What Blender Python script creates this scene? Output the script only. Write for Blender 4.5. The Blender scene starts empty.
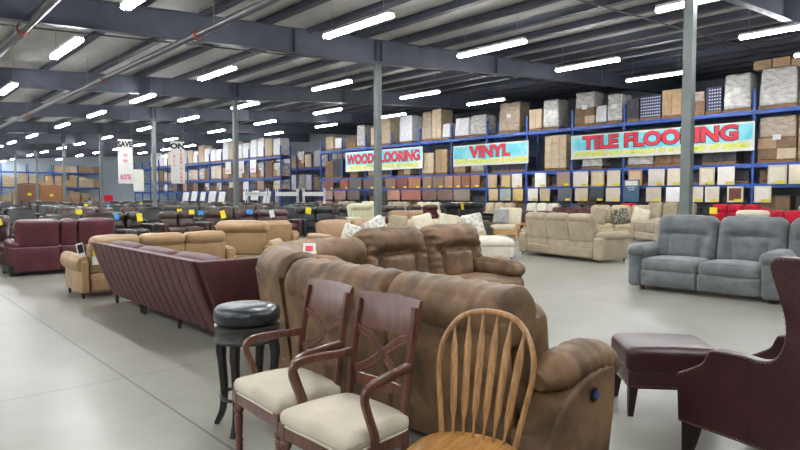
import bpy, math, random
from mathutils import Vector, Matrix, noise
PI = math.pi
R = math.radians
scene = bpy.context.scene
COL = scene.collection
rng = random.Random(7)

# ------------------------------------------------------------------ materials
def lin(h):
    h = h.lstrip('#')
    return tuple(((v/12.92) if v <= .04045 else ((v+.055)/1.055)**2.4) for v in (int(h[i:i+2], 16)/255 for i in (0, 2, 4))) + (1,)
_mats = {}
def mat(name, hexc, rough=.5, kind='plain', hex2=None, scale=6.0, bump=.0, metal=0.0, stretch=(1, 1, 1), detail=3, bscale=None, spec=.5, coat=0, mixlo=.35, mixhi=.65, sheen=0):
    if name in _mats: return _mats[name]
    m = bpy.data.materials.new(name); m.use_nodes = True
    nt = m.node_tree; b = nt.nodes['Principled BSDF']
    b.inputs['Roughness'].default_value = rough; b.inputs['Metallic'].default_value = metal
    b.inputs['Specular IOR Level'].default_value = spec
    b.inputs['Coat Weight'].default_value = coat; b.inputs['Coat Roughness'].default_value = .25
    b.inputs['Sheen Weight'].default_value = sheen
    b.inputs['Base Color'].default_value = lin(hexc)
    tc = nt.nodes.new('ShaderNodeTexCoord'); mp = nt.nodes.new('ShaderNodeMapping')
    mp.inputs['Scale'].default_value = stretch
    nt.links.new(tc.outputs['Object'], mp.inputs['Vector'])
    if hex2:
        n = nt.nodes.new('ShaderNodeTexNoise'); n.inputs['Scale'].default_value = scale; n.inputs['Detail'].default_value = detail
        n.inputs['Distortion'].default_value = .6
        nt.links.new(mp.outputs[0], n.inputs['Vector'])
        rp = nt.nodes.new('ShaderNodeValToRGB')
        rp.color_ramp.elements[0].position = mixlo; rp.color_ramp.elements[0].color = lin(hexc)
        rp.color_ramp.elements[1].position = mixhi; rp.color_ramp.elements[1].color = lin(hex2)
        nt.links.new(n.outputs['Fac'], rp.inputs[0]); nt.links.new(rp.outputs[0], b.inputs['Base Color'])
    if bump:
        n2 = nt.nodes.new('ShaderNodeTexNoise'); n2.inputs['Scale'].default_value = bscale or 60; n2.inputs['Detail'].default_value = 4
        nt.links.new(mp.outputs[0], n2.inputs['Vector'])
        bp = nt.nodes.new('ShaderNodeBump'); bp.inputs['Strength'].default_value = bump; bp.inputs['Distance'].default_value = .01
        nt.links.new(n2.outputs['Fac'], bp.inputs['Height']); nt.links.new(bp.outputs[0], b.inputs['Normal'])
    _mats[name] = m
    return m
def leather(n, a, b, rough=.42, spec=.5, coat=.08): return mat(n, a, rough, hex2=b, scale=4, bump=.25, bscale=45, coat=coat, spec=spec)
def fabric(n, a, b, rough=.9): return mat(n, a, rough, hex2=b, scale=5, bump=.25, bscale=140, spec=.2, sheen=.15)
def emis(name, col, st):
    m = bpy.data.materials.new(name); m.use_nodes = True; nt = m.node_tree
    b = nt.nodes['Principled BSDF']; b.inputs['Base Color'].default_value = (1, 1, 1, 1)
    b.inputs['Emission Color'].default_value = col; b.inputs['Emission Strength'].default_value = st
    return m
M_brown = mat('brown_suede', '#55412e', .56, hex2='#7f6246', scale=4.5, bump=.6, bscale=9, detail=6, spec=.35)
M_maroon = leather('maroon_leather', '#4c2b2d', '#583133', .5, .3, 0)
M_wing = leather('oxblood_leather', '#34181b', '#412024', .36)
M_burg = leather('burgundy_leather', '#431821', '#531f2a', .36)
M_tan = leather('tan_leather', '#9a7c58', '#aa8b66', .45)
M_grey = mat('grey_microfibre', '#5a5f60', .95, hex2='#6c7172', scale=5, bump=.3, bscale=30, spec=.15, sheen=.35)
M_cream = fabric('cream_fabric', '#978a74', '#a69983')
M_beige = fabric('beige_fabric', '#b0a084', '#c2b296')
M_white = fabric('white_upholstery', '#cfc9b8', '#dcd6c6')
M_pillow = fabric('ivory_pillow', '#c8bfa8', '#d8cfba')
M_pattern = mat('patterned_pillow', '#aaaba3', .9, hex2='#d6d3c8', scale=13, detail=1, mixlo=.42, mixhi=.56)
M_darkpat = mat('dark_patterned_pillow', '#4a463e', .9, hex2='#8f8878', scale=18, detail=0, mixlo=.48, mixhi=.56)
M_esp = leather('espresso_leather', '#231b19', '#2f2522', .28)
M_choc = leather('chocolate_leather', '#3a2925', '#48342d', .32)
M_redbr = leather('red_brown_leather', '#3f2324', '#4e2d2b', .3)
M_black = leather('black_leather', '#17181b', '#24262a', .3)
M_caramel = leather('caramel_leather', '#98795a', '#a88868', .5)
M_red = fabric('red_fabric', '#a01528', '#b42036')
M_greyp = fabric('pale_grey_fabric', '#8c8e8c', '#a0a29e')
M_lime = leather('pale_cream_leather', '#c4c0a0', '#d2ceb0', .5)
M_olive = fabric('olive_fabric', '#4d4a3c', '#5a5648')
M_pinkbr = leather('rose_brown_leather', '#8a665e', '#9a766c', .4)
M_wood = mat('cherry_wood', '#4c2b21', .3, hex2='#6c4032', scale=3, stretch=(10, 10, 1.2), bump=.05, coat=.3)
M_oak = mat('honey_oak', '#8e653a', .34, hex2='#b08656', scale=4, stretch=(14, 14, 1.2), coat=.25)
M_oakseat = mat('honey_oak_seat', '#94642c', .26, hex2='#b48244', scale=4, stretch=(14, 1.5, 14), coat=.35)
M_seat = fabric('oatmeal_linen', '#c4bba6', '#d0c8b4')
M_ebony = mat('black_lacquer', '#101011', .3, hex2='#1b1a1a', scale=8, coat=.3)
M_stoolw = mat('weathered_dark_wood', '#2c2a29', .5, hex2='#444240', scale=6, stretch=(3, 3, 20))
M_blackcush = leather('charcoal_leather', '#22262b', '#2d3238', .32)
M_dleg = mat('dark_wood_leg', '#1c1210', .4, hex2='#2a1a16', scale=6)
M_nail = mat('brass_nailheads', '#82725c', .35, metal=.9)
M_pine = mat('pine_wood', '#b58a55', .5, hex2='#c89e68', scale=5, stretch=(1, 8, 8))
M_yellow = mat('yellow_tag', '#e8d420', .6, hex2='#d8c41c', scale=30)
M_blue = mat('blue_tag', '#2f8fd0', .6, hex2='#2a80bd', scale=30)
M_paper = mat('white_paper', '#dcdcd8', .7, hex2='#cfcfcc', scale=20)
M_blackp = mat('black_plastic', '#121214', .35, hex2='#1a1a1c', scale=20)
M_bluebtn = mat('blue_button', '#2c4a8c', .3, hex2='#345498', scale=20)
M_rack = mat('blue_rack_steel', '#1d4694', .38, hex2='#2550a6', scale=3)
M_beam = mat('slate_steel', '#4f5462', .5, hex2='#585d6a', scale=2)
M_col = mat('column_paint', '#646c6a', .4, hex2='#6d7573', scale=3)
M_purlin = mat('purlin_steel', '#3f4250', .55, hex2='#474a57', scale=2)
M_deck = mat('roof_insulation', '#b6b5b4', .8, hex2='#c2c1bf', scale=3, stretch=(1, .3, 1))
M_pipe = mat('steel_pipe', '#55555a', .32, hex2='#606066', scale=5, metal=.5)
M_copper = mat('red_coupling', '#8a4a3a', .5, hex2='#7a4034', scale=10)
M_cable = mat('dark_conduit', '#3c3d44', .5, hex2='#44454c', scale=10)
M_fix = mat('white_enamel', '#d8d8d8', .4, hex2='#cfcfcf', scale=10)
M_tube = emis('lit_tube', (.97, .99, 1, 1), 36)
M_wall = mat('pale_blue_metal_wall', '#b2c0c9', .6, hex2='#c0ccd4', scale=3, stretch=(12, 1, .2))
M_wallr = mat('grey_metal_wall', '#6c7278', .7, hex2='#787e84', scale=3, stretch=(1, 12, .2))
M_card = mat('cardboard', '#9a7f62', .85, hex2='#ab9070', scale=4)
M_card2 = mat('brown_cardboard', '#705844', .85, hex2='#826850', scale=4)
M_cardp = mat('pale_cardboard', '#b8a58a', .85, hex2='#c9b79c', scale=4)
M_wrap = mat('stretch_wrap', '#9b9791', .22, hex2='#c4c2bf', scale=4, bump=.45, bscale=12, stretch=(1, 1, 2.2), detail=6)
M_wrapb = mat('stretch_wrap_brown', '#86705a', .3, hex2='#a5978a', scale=4, bump=.5, bscale=12, stretch=(1, 1, 2.2), detail=6)
M_wrapw = mat('white_wrap', '#c6c8cc', .35, hex2='#e2e2e4', scale=5, bump=.4, bscale=12)
M_pal = mat('pallet_wood', '#8a6a48', .8, hex2='#7a5c3e', scale=8)
M_dark = mat('dark_goods', '#2c2c32', .7, hex2='#44444c', scale=6)
M_slab = mat('white_stone', '#c4c6c8', .5, hex2='#dadbdc', scale=3)
M_bottle = mat('navy_case', '#2a3454', .6, hex2='#323c60', scale=8)
M_cap = mat('white_cap', '#d8dade', .5, hex2='#ccced4', scale=8)
M_cyan = mat('banner_cyan', '#58bcd0', .6, hex2='#8fd6e0', scale=1.1, detail=2)
M_cream_b = mat('banner_white', '#d8d8cc', .6, hex2='#cfcfc4', scale=2)
M_txtred = mat('banner_red', '#d8283e', .6, hex2='#e03048', scale=5)
M_txtblack = mat('banner_black', '#15131a', .6, hex2='#1c1a22', scale=5)
M_txtyel = mat('banner_lime', '#d8e22c', .6, hex2='#e0ea38', scale=5)
M_txtpink = mat('banner_pink', '#d2588c', .6, hex2='#d86494', scale=5)
M_cordc = mat('ceiling_cord', '#9a9a9a', .6, hex2='#8a8a8a', scale=9)

# concrete floor
def floor_mat():
    m = bpy.data.materials.new('polished_concrete'); m.use_nodes = True; nt = m.node_tree; L = nt.links.new
    b = nt.nodes['Principled BSDF']
    tc = nt.nodes.new('ShaderNodeTexCoord')
    def nz(s, d, dist=.5):
        n = nt.nodes.new('ShaderNodeTexNoise'); n.inputs['Scale'].default_value = s; n.inputs['Detail'].default_value = d; n.inputs['Distortion'].default_value = dist
        L(tc.outputs['Object'], n.inputs['Vector']); return n
    n1, n2, n3 = nz(.3, 4), nz(1.6, 5, .2), nz(14, 3)
    rp = nt.nodes.new('ShaderNodeValToRGB'); e = rp.color_ramp.elements
    e[0].position = .25; e[0].color = lin('#77766a'); e[1].position = .75; e[1].color = lin('#999890')
    mx = nt.nodes.new('ShaderNodeMix'); mx.inputs[0].default_value = .45
    L(n1.outputs['Fac'], mx.inputs[2]); L(n2.outputs['Fac'], mx.inputs[3]); L(mx.outputs[0], rp.inputs[0])
    sx = nt.nodes.new('ShaderNodeSeparateXYZ'); L(tc.outputs['Object'], sx.inputs[0])
    def joint(out, c, w):
        a = nt.nodes.new('ShaderNodeMath'); a.operation = 'SUBTRACT'; L(out, a.inputs[0]); a.inputs[1].default_value = c
        ab = nt.nodes.new('ShaderNodeMath'); ab.operation = 'ABSOLUTE'; L(a.outputs[0], ab.inputs[0])
        lt = nt.nodes.new('ShaderNodeMath'); lt.operation = 'LESS_THAN'; L(ab.outputs[0], lt.inputs[0]); lt.inputs[1].default_value = w
        return lt
    js = [joint(sx.outputs[0], 1.56, .009), joint(sx.outputs[1], 4.98, .006), joint(sx.outputs[1], -1.1, .004)]
    cur = js[0]
    for j in js[1:]:
        mm = nt.nodes.new('ShaderNodeMath'); mm.operation = 'MAXIMUM'; L(cur.outputs[0], mm.inputs[0]); L(j.outputs[0], mm.inputs[1]); cur = mm
    sc = nt.nodes.new('ShaderNodeMath'); sc.operation = 'MULTIPLY'; L(cur.outputs[0], sc.inputs[0]); sc.inputs[1].default_value = .75
    m2 = nt.nodes.new('ShaderNodeMix'); m2.data_type = 'RGBA'
    L(sc.outputs[0], m2.inputs['Factor']); L(rp.outputs[0], m2.inputs[6]); m2.inputs[7].default_value = lin('#4a4740')
    L(m2.outputs[2], b.inputs['Base Color'])
    rr = nt.nodes.new('ShaderNodeMapRange'); rr.inputs[3].default_value = .3; rr.inputs[4].default_value = .36
    L(n2.outputs['Fac'], rr.inputs[0]); L(rr.outputs[0], b.inputs['Roughness'])
    bp = nt.nodes.new('ShaderNodeBump'); bp.inputs['Strength'].default_value = .02; L(n3.outputs['Fac'], bp.inputs['Height']); L(bp.outputs[0], b.inputs['Normal'])
    b.inputs['Specular IOR Level'].default_value = .4
    return m
M_floor = floor_mat()

# ------------------------------------------------------------------ mesh tools
class MB:
    def __init__(s): s.v = []; s.f = []
    def add(s, vf, M=None):
        v, f = vf; o = len(s.v)
        if M is not None: v = [M @ Vector(p) for p in v]
        s.v += [tuple(p) for p in v]; s.f += [tuple(i+o for i in q) for q in f]
        return s
def T(x, y, z): return Matrix.Translation((x, y, z))
def RX(a): return Matrix.Rotation(a, 4, 'X')
def RY(a): return Matrix.Rotation(a, 4, 'Y')
def RZ(a): return Matrix.Rotation(a, 4, 'Z')

def axis_samples(h, r, n, m):
    if r <= 1e-5: m = 0
    left = [-h + r*(k/m) for k in range(m)] if m else []
    mid = [-h+r + (2*h-2*r)*k/n for k in range(n+1)]
    return left + mid + [-x for x in reversed(left)]
def cushion(sx, sy, sz, r=.04, n=3, m=3, bulge=(0, 0, 0), fn=None):
    """rounded box about the origin; bulge crowns each pair of faces; fn(p) moves the finished points"""
    h = (sx/2, sy/2, sz/2)
    rr = min(r, min(h)*.999)
    S = [axis_samples(h[a], rr, n if h[a] > rr*1.02 else 1, m) for a in range(3)]
    idx = {}; V = []; F = []
    def vert(p):
        k = (round(p[0], 6), round(p[1], 6), round(p[2], 6))
        if k in idx: return idx[k]
        inn = [max(-(h[a]-rr), min(h[a]-rr, p[a])) for a in range(3)]
        d = Vector([p[a]-inn[a] for a in range(3)])
        q = Vector(inn) + (d.normalized()*rr if d.length > 1e-9 else d)
        for a in range(3):
            if bulge[a]:
                b, c = (a+1) % 3, (a+2) % 3
                w = max(0, 1-(p[b]/h[b])**2)*max(0, 1-(p[c]/h[c])**2)
                q[a] += bulge[a]*w*(p[a]/h[a])
        if fn: q = fn(q)
        idx[k] = len(V); V.append(q); return idx[k]
    for a in range(3):
        b, c = (a+1) % 3, (a+2) % 3
        for sg in (-1, 1):
            for i in range(len(S[b])-1):
                for j in range(len(S[c])-1):
                    q = []
                    for (u, v) in ((i, j), (i+1, j), (i+1, j+1), (i, j+1)):
                        p = [0, 0, 0]; p[a] = sg*h[a]; p[b] = S[b][u]; p[c] = S[c][v]
                        q.append(vert(p))
                    if sg < 0: q.reverse()
                    if len(set(q)) >= 3: F.append(tuple(q))
    return V, F
def box(sx, sy, sz):
    x, y, z = sx/2, sy/2, sz/2
    return ([(-x, -y, -z), (x, -y, -z), (x, y, -z), (-x, y, -z), (-x, -y, z), (x, -y, z), (x, y, z), (-x, y, z)],
            [(0, 3, 2, 1), (4, 5, 6, 7), (0, 1, 5, 4), (1, 2, 6, 5), (2, 3, 7, 6), (3, 0, 4, 7)])
def box2(x0, x1, y0, y1, z0, z1):
    v, f = box(x1-x0, y1-y0, z1-z0)
    return [(a+(x0+x1)/2, b+(y0+y1)/2, c+(z0+z1)/2) for a, b, c in v], f
def lathe(prof, n=16):
    V = []; F = []
    for r, z in prof:
        for k in range(n):
            a = 2*PI*k/n; V.append((r*math.cos(a), r*math.sin(a), z))
    for i in range(len(prof)-1):
        for k in range(n):
            k2 = (k+1) % n
            F.append((i*n+k, i*n+k2, (i+1)*n+k2, (i+1)*n+k))
    F.append(tuple(reversed(range(n)))); F.append(tuple((len(prof)-1)*n+k for k in range(n)))
    return V, F
def smooth_path(pts, k=6, closed=False):
    P = [Vector(p) for p in pts]; out = []
    n = len(P)
    for i in range(n if closed else n-1):
        if closed: a, b, c, d = P[(i-1) % n], P[i], P[(i+1) % n], P[(i+2) % n]
        else: a, b, c, d = P[max(i-1, 0)], P[i], P[i+1], P[min(i+2, n-1)]
        for t in range(k):
            u = t/k
            out.append(.5*((2*b)+(c-a)*u+(2*a-5*b+4*c-d)*u*u+(3*b-a-3*c+d)*u**3))
    if not closed: out.append(P[-1])
    return out
def tube(pts, rad, n=10, sec=None, up=(0, 0, 1), caps=True):
    """sweep a section along pts. rad: number, list, or (ru, rv) list; sec: list of (u, v) unit points"""
    P = [Vector(p) for p in pts]; V = []; F = []
    if sec is None: sec = [(math.cos(2*PI*k/n), math.sin(2*PI*k/n)) for k in range(n)]
    n = len(sec); upv = Vector(up)
    for i, p in enumerate(P):
        t = (P[min(i+1, len(P)-1)]-P[max(i-1, 0)]).normalized()
        u = upv.cross(t)
        if u.length < 1e-4: u = Vector((1, 0, 0)).cross(t)
        u.normalize(); w = t.cross(u).normalized()
        r = rad[i] if isinstance(rad, list) else rad
        ru, rv = r if isinstance(r, tuple) else (r, r)
        for a, b in sec: V.append(p+u*(a*ru)+w*(b*rv))
    for i in range(len(P)-1):
        for k in range(n):
            k2 = (k+1) % n
            F.append((i*n+k, i*n+k2, (i+1)*n+k2, (i+1)*n+k))
    if caps:
        F.append(tuple(reversed(range(n)))); F.append(tuple((len(P)-1)*n+k for k in range(n)))
    return V, F
SQ = [(-1, -.7), (-.7, -1), (.7, -1), (1, -.7), (1, .7), (.7, 1), (-.7, 1), (-1, .7)]
def sweep(path, prof, caps=True):
    """path: xy points; prof: closed (n, z) outline, n measured to the right of travel"""
    P = [Vector((p[0], p[1], 0)) for p in path]; V = []; F = []; n = len(prof)
    for i, p in enumerate(P):
        t = (P[min(i+1, len(P)-1)]-P[max(i-1, 0)]).normalized(); nn = Vector((t.y, -t.x, 0))
        for a, z in prof: V.append(p+nn*a+Vector((0, 0, z)))
    for i in range(len(P)-1):
        for k in range(n):
            k2 = (k+1) % n
            F.append((i*n+k, (i+1)*n+k, (i+1)*n+k2, i*n+k2))
    if caps:
        F.append(tuple(range(n))); F.append(tuple(reversed([(len(P)-1)*n+k for k in range(n)])))
    return V, F
def prism(poly, y0, y1):
    """poly in xz, extruded along y"""
    n = len(poly)
    V = [(x, y0, z) for x, z in poly]+[(x, y1, z) for x, z in poly]
    F = [tuple(range(n)), tuple(reversed(range(n, 2*n)))]
    for k in range(n):
        k2 = (k+1) % n; F.append((k2, k, n+k, n+k2))
    return V, F

def build(mb, name, m, parent=None, smooth=True, loc=None, bevel=0):
    if isinstance(mb, tuple): mb = MB().add(mb)
    me = bpy.data.meshes.new(name)
    me.from_pydata(mb.v, [], mb.f); me.materials.append(m)
    if bevel or not smooth:
        me.validate()
    if smooth: me.polygons.foreach_set('use_smooth', [True]*len(me.polygons))
    o = bpy.data.objects.new(name, me); COL.objects.link(o)
    if smooth:
        try: me.set_sharp_from_angle(angle=R(40))
        except Exception: pass
    if bevel:
        bv = o.modifiers.new('bevel', 'BEVEL'); bv.width = bevel; bv.segments = 3; bv.limit_method = 'ANGLE'; bv.angle_limit = R(35)
    if parent: o.parent = parent
    if loc: o.location = loc
    return o
def thing(name, label, cat, loc=(0, 0, 0), rz=0, group=None):
    o = bpy.data.objects.new(name, None); COL.objects.link(o)
    o.location = loc; o.rotation_euler = (0, 0, rz); o.empty_display_size = .2
    return tag(o, label, cat, group)
def tag(o, label, cat, group=None):
    o['label'] = label; o['category'] = cat
    if group: o['group'] = group
    return o
def struct(mb, name, m, smooth=False, **k):
    o = build(mb, name, m, smooth=smooth, **k); o['kind'] = 'structure'; return o
def kids(o): return [c for c in bpy.data.objects if c.parent == o]
def clone(root, loc, rz, label, group=None, swap=None, cat=None, scale=None):
    r = root.copy(); COL.objects.link(r); r.location = loc; r.rotation_euler = (0, 0, rz); r['label'] = label
    if group: r['group'] = group
    if cat: r['category'] = cat
    if scale: r.scale = scale
    for ch in TREE[root.name]:
        c = ch[0].copy(); COL.objects.link(c); c.parent = r; recol(c, swap)
        for g in ch[1]:
            d = g.copy(); COL.objects.link(d); d.parent = c; recol(d, swap)
    return r
def recol(c, swap):
    if swap and c.material_slots and c.material_slots[0].material and c.material_slots[0].material.name in swap:
        new = swap[c.material_slots[0].material.name]
        c.material_slots[0].link = 'OBJECT'; c.material_slots[0].material = new
TREE = {}
def remember(root): TREE[root.name] = [(c, kids(c)) for c in kids(root)]
ORD = ['first', 'second', 'third', 'fourth', 'fifth', 'sixth', 'seventh', 'eighth', 'ninth', 'tenth', 'eleventh', 'twelfth', 'thirteenth', 'fourteenth', 'fifteenth', 'sixteenth', 'seventeenth', 'eighteenth', 'nineteenth', 'twentieth', 'twenty-first', 'twenty-second', 'twenty-third', 'twenty-fourth', 'twenty-fifth', 'twenty-sixth', 'twenty-seventh', 'twenty-eighth']

def text(body, size, m, parent, loc, rot, name='lettering', bold=0.0, extrude=.004, sx=1.0, align='LEFT', shear=0):
    c = bpy.data.curves.new(name, 'FONT'); c.body = body; c.size = size; c.offset = bold; c.extrude = extrude; c.align_x = align; c.shear = shear
    c.resolution_u = 3
    o = bpy.data.objects.new(name+'_curve', c); COL.objects.link(o)
    dg = bpy.context.evaluated_depsgraph_get(); dg.update()
    me = bpy.data.meshes.new_from_object(o.evaluated_get(dg))
    bpy.data.objects.remove(o)
    me.name = name; me.materials.clear(); me.materials.append(m)
    q = bpy.data.objects.new(name, me); COL.objects.link(q); q.parent = parent; q.location = loc; q.rotation_euler = rot; q.scale = (sx, 1, 1)
    return q
def text_width(body, size):
    c = bpy.data.curves.new('w', 'FONT'); c.body = body; c.size = size
    o = bpy.data.objects.new('w', c); COL.objects.link(o); bpy.context.view_layer.update()
    w = o.dimensions.x; bpy.data.objects.remove(o); return w

# ------------------------------------------------------------------ camera
H = 1.45
cam = bpy.data.cameras.new('camera'); cam.sensor_width = 36; cam.lens = 36*600/800; cam.clip_end = 300
co = bpy.data.objects.new('camera', cam); COL.objects.link(co); co.location = (0, 0, H)
co.rotation_euler = (PI/2-math.atan(29/600), 0, -R(42.3))
scene.camera = co

# ------------------------------------------------------------------ setting
YF = 84.0; XR = 34.0
struct(box2(-12, XR, -10, YF, -.1, 0), 'floor', M_floor)
def zroof(x): return 5.62+.066*x
xa, xb = -12, XR+.5
struct(([(xa, -10, zroof(xa)), (xb, -10, zroof(xb)), (xb, YF, zroof(xb)), (xa, YF, zroof(xa)),
         (xa, -10, zroof(xa)+.1), (xb, -10, zroof(xb)+.1), (xb, YF, zroof(xb)+.1), (xa, YF, zroof(xa)+.1)],
        [(0, 1, 2, 3), (7, 6, 5, 4), (0, 4, 5, 1), (1, 5, 6, 2), (2, 6, 7, 3), (3, 7, 4, 0)]), 'ceiling', M_deck)
struct(box2(-12, XR, YF, YF+.15, 0, 8.2), 'wall_far', M_wall)
struct(box2(XR, XR+.15, -10, YF, 0, 8.2), 'wall_right', M_wallr)
FRAMES = [4.85+9.2*k for k in range(-1, 9)]
for k, y in enumerate(FRAMES):   # tapered steel rafters with flanges
    mb = MB()
    def seg(x0, x1, h0, h1, w, zb=0):
        z0, z1 = zroof(x0)-.25, zroof(x1)-.25
        mb.add(([(x0, y-w, z0-h0), (x1, y-w, z1-h1), (x1, y+w, z1-h1), (x0, y+w, z0-h0), (x0, y-w, z0-zb), (x1, y-w, z1-zb), (x1, y+w, z1-zb), (x0, y+w, z0-zb)],
                [(0, 3, 2, 1), (4, 5, 6, 7), (0, 1, 5, 4), (1, 2, 6, 5), (2, 3, 7, 6), (3, 0, 4, 7)]))
    knots = [(-12, .8), (-5, .62), (2, .62), (8, .64), (11.87, .74), (16, .64), (25, .6), (XR, .75)]
    for (x0, h0), (x1, h1) in zip(knots, knots[1:]):
        seg(x0, x1, h0, h1, .008)
        z = lambda x: zroof(x)-.25
        for (a0, a1) in (((h0, h1), (h0-.016, h1-.016)), ((.016, .016), (0, 0))):
            mb.add(([(x0, y-.1, z(x0)-a0[0]), (x1, y-.1, z(x1)-a0[1]), (x1, y+.1, z(x1)-a0[1]), (x0, y+.1, z(x0)-a0[0]),
                     (x0, y-.1, z(x0)-a1[0]), (x1, y-.1, z(x1)-a1[1]), (x1, y+.1, z(x1)-a1[1]), (x0, y+.1, z(x0)-a1[0])],
                    [(0, 3, 2, 1), (4, 5, 6, 7), (0, 1, 5, 4), (1, 2, 6, 5), (2, 3, 7, 6), (3, 0, 4, 7)]))
    for xs in (8.9, 11.76, 11.98, 17.5, 25.0):
        zz = zroof(xs)-.25; mb.add(box2(xs-.008, xs+.008, y-.1, y+.1, zz-.62, zz))
    struct(mb, 'roof_beam', M_beam)
    if 1 <= k:   # column under each frame
        ztop = zroof(11.87)-.25-.74
        cb = MB().add(box2(11.87-.088, 11.87+.088, y-.088, y+.088, 0, ztop)).add(box2(11.87-.16, 11.87+.16, y-.16, y+.16, 0, .02)).add(box2(11.87-.15, 11.87+.15, y-.12, y+.12, ztop-.02, ztop))
        struct(cb, 'column', M_col)
x = -11.0
while x < XR:                     # Z-purlins lie on the rafters
    zz = zroof(x)
    mb = MB().add(box2(x-.01, x+.01, -10, YF, zz-.25, zz-.005)).add(box2(x-.17, x+.01, -10, YF, zz-.25, zz-.235)).add(box2(x-.01, x+.1, -10, YF, zz-.025, zz-.003))
    struct(mb, 'purlin', M_purlin); x += 1.6
for k, y in enumerate([8.0, 17.0, 26.4, 35.6]):    # bracing conduit across the purlins
    z0, z1 = zroof(-4)-.3, zroof(30)-.3
    o = build(tube([(-4, y, z0), (30, y, z1)], .022, 6), 'conduit', M_cable); o['kind'] = 'structure'
for x, y0, y1 in ((9.4, 2, 40), (13.6, 2, 40), (19.6, 2, 30)):
    o = build(tube([(x, y0, zroof(x)-.31), (x, y1, zroof(x)-.31)], .015, 6), 'conduit', M_cable); o['kind'] = 'structure'
# sprinkler pipes
def pipe(x, z, y0, y1, r, label, ys):
    t = thing('sprinkler_pipe', label, 'pipe', (x, y0, z))
    build(tube([(0, 0, 0), (0, y1-y0, 0)], r, 14), 'pipe_run', M_pipe, t)
    for y in ys:
        build(lathe([(r*1.05, -.07), (r*1.35, -.06), (r*1.35, .06), (r*1.05, .07)], 14), 'coupling', M_copper, t, loc=(0, y-y0, 0)).rotation_euler = (PI/2, 0, 0)
    y = y0+2
    while y < y1:
        build(tube([(0, y-y0, r), (0, y-y0, zroof(x)-z-.1)], .006, 5), 'hanger', M_cordc, t); y += 3.05
pipe(5.72, 5.0, 4, 60, .08, 'long grey steel sprinkler pipe crossing below the rafters', [12.9, 19.6, 30, 40, 50])
pipe(2.78, 5.0, 4, 40, .1, 'thicker steel sprinkler pipe by the upper left corner of the photo', [15, 21, 30])

# ------------------------------------------------------------------ strip lights
def make_light(label):
    t = thing('strip_light', label, 'ceiling light', (0, 0, 0), 0, 'lit strip lights under the roof')
    build(MB().add(box2(-.09, .09, -1.13, 1.13, .035, .1)), 'housing', M_fix, t, smooth=False)
    for s in (-1, 1):
        mb = MB()
        for q in (-1, 1): mb.add(tube([(q*.045, s*.012, 0), (q*.045, s*1.125, 0)], .042, 8))
        build(mb, 'tube', M_tube, t)
    for s in (-1, 1): build(tube([(0, s*.9, .09), (0, s*.9, .75)], .005, 5), 'hanger', M_cordc, t)
    return t
LX = [-6.5, -2, 3.7, 8.15, 12.85, 18.0, 23.3, 29.2]
LY = [-1.5, 4.75, 10.35, 17.1, 23.3, 29.1, 35.0, 42.2, 48.4, 53.4, 59.3, 65.0, 73.0, 78.5]
first = None
XN = {3.7: 'over the open aisle', 8.15: 'beside the long pipe', 12.85: 'just beyond the columns', 18.0: 'between columns and racks', 23.3: 'in front of the racks', 29.2: 'behind the racks', -2: 'outside the aisle', -6.5: 'far outside the aisle'}
for x in LX:
    for j, y in enumerate(LY):
        if x < 3 and y > 36: continue
        if x > 29 and y < 40: continue
        if x == 3.7 and y == 17.1: y = 16.0
        lab = 'lit strip light, %s along the line of lights %s' % (ORD[j], XN[x])
        y = y*(1+(.0085 if y > 15 else .003)*(x-8))
        if y > 82: continue
        if first is None: first = make_light(lab); o = first; remember(first); o.location = (x, y, 4.56+.066*x)
        else: clone(first, (x, y, 4.56+.066*x), 0, lab)

# ------------------------------------------------------------------ sofas
def wr(amp, fx, fy, fz, seed=0):
    def f(q):
        d = noise.noise(Vector((q.x*fx+seed, q.y*fy, q.z*fz)))
        n = Vector(q); n = n.normalized() if n.length > 1e-6 else n
        return q+n*(amp*d)
    return f
def tuft(sx, sz, amp, seed=0, wa=.006):
    """upholstered recliner back: a head roll, two bolsters, a lumbar pad"""
    def f(q):
        if q.y < .02:
            u = q.x/(sx/2); v = q.z/(sz/2)
            g = math.exp(-((v-.18+.12*u*u)/.13)**2)*(1 if abs(u) < .62 else max(0, 1-(abs(u)-.62)/.25))
            if v < .2: g = max(g, math.exp(-((abs(u)-.55-.05*v)/.11)**2)*min(1, (.2-v)/.2))
            q = q+Vector((0, amp*g, 0))
        d = noise.noise(Vector((q.x*9+seed, q.y*9, q.z*6+seed)))*wa
        return q+Vector((0, -d, d*.5))
    return f
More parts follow.
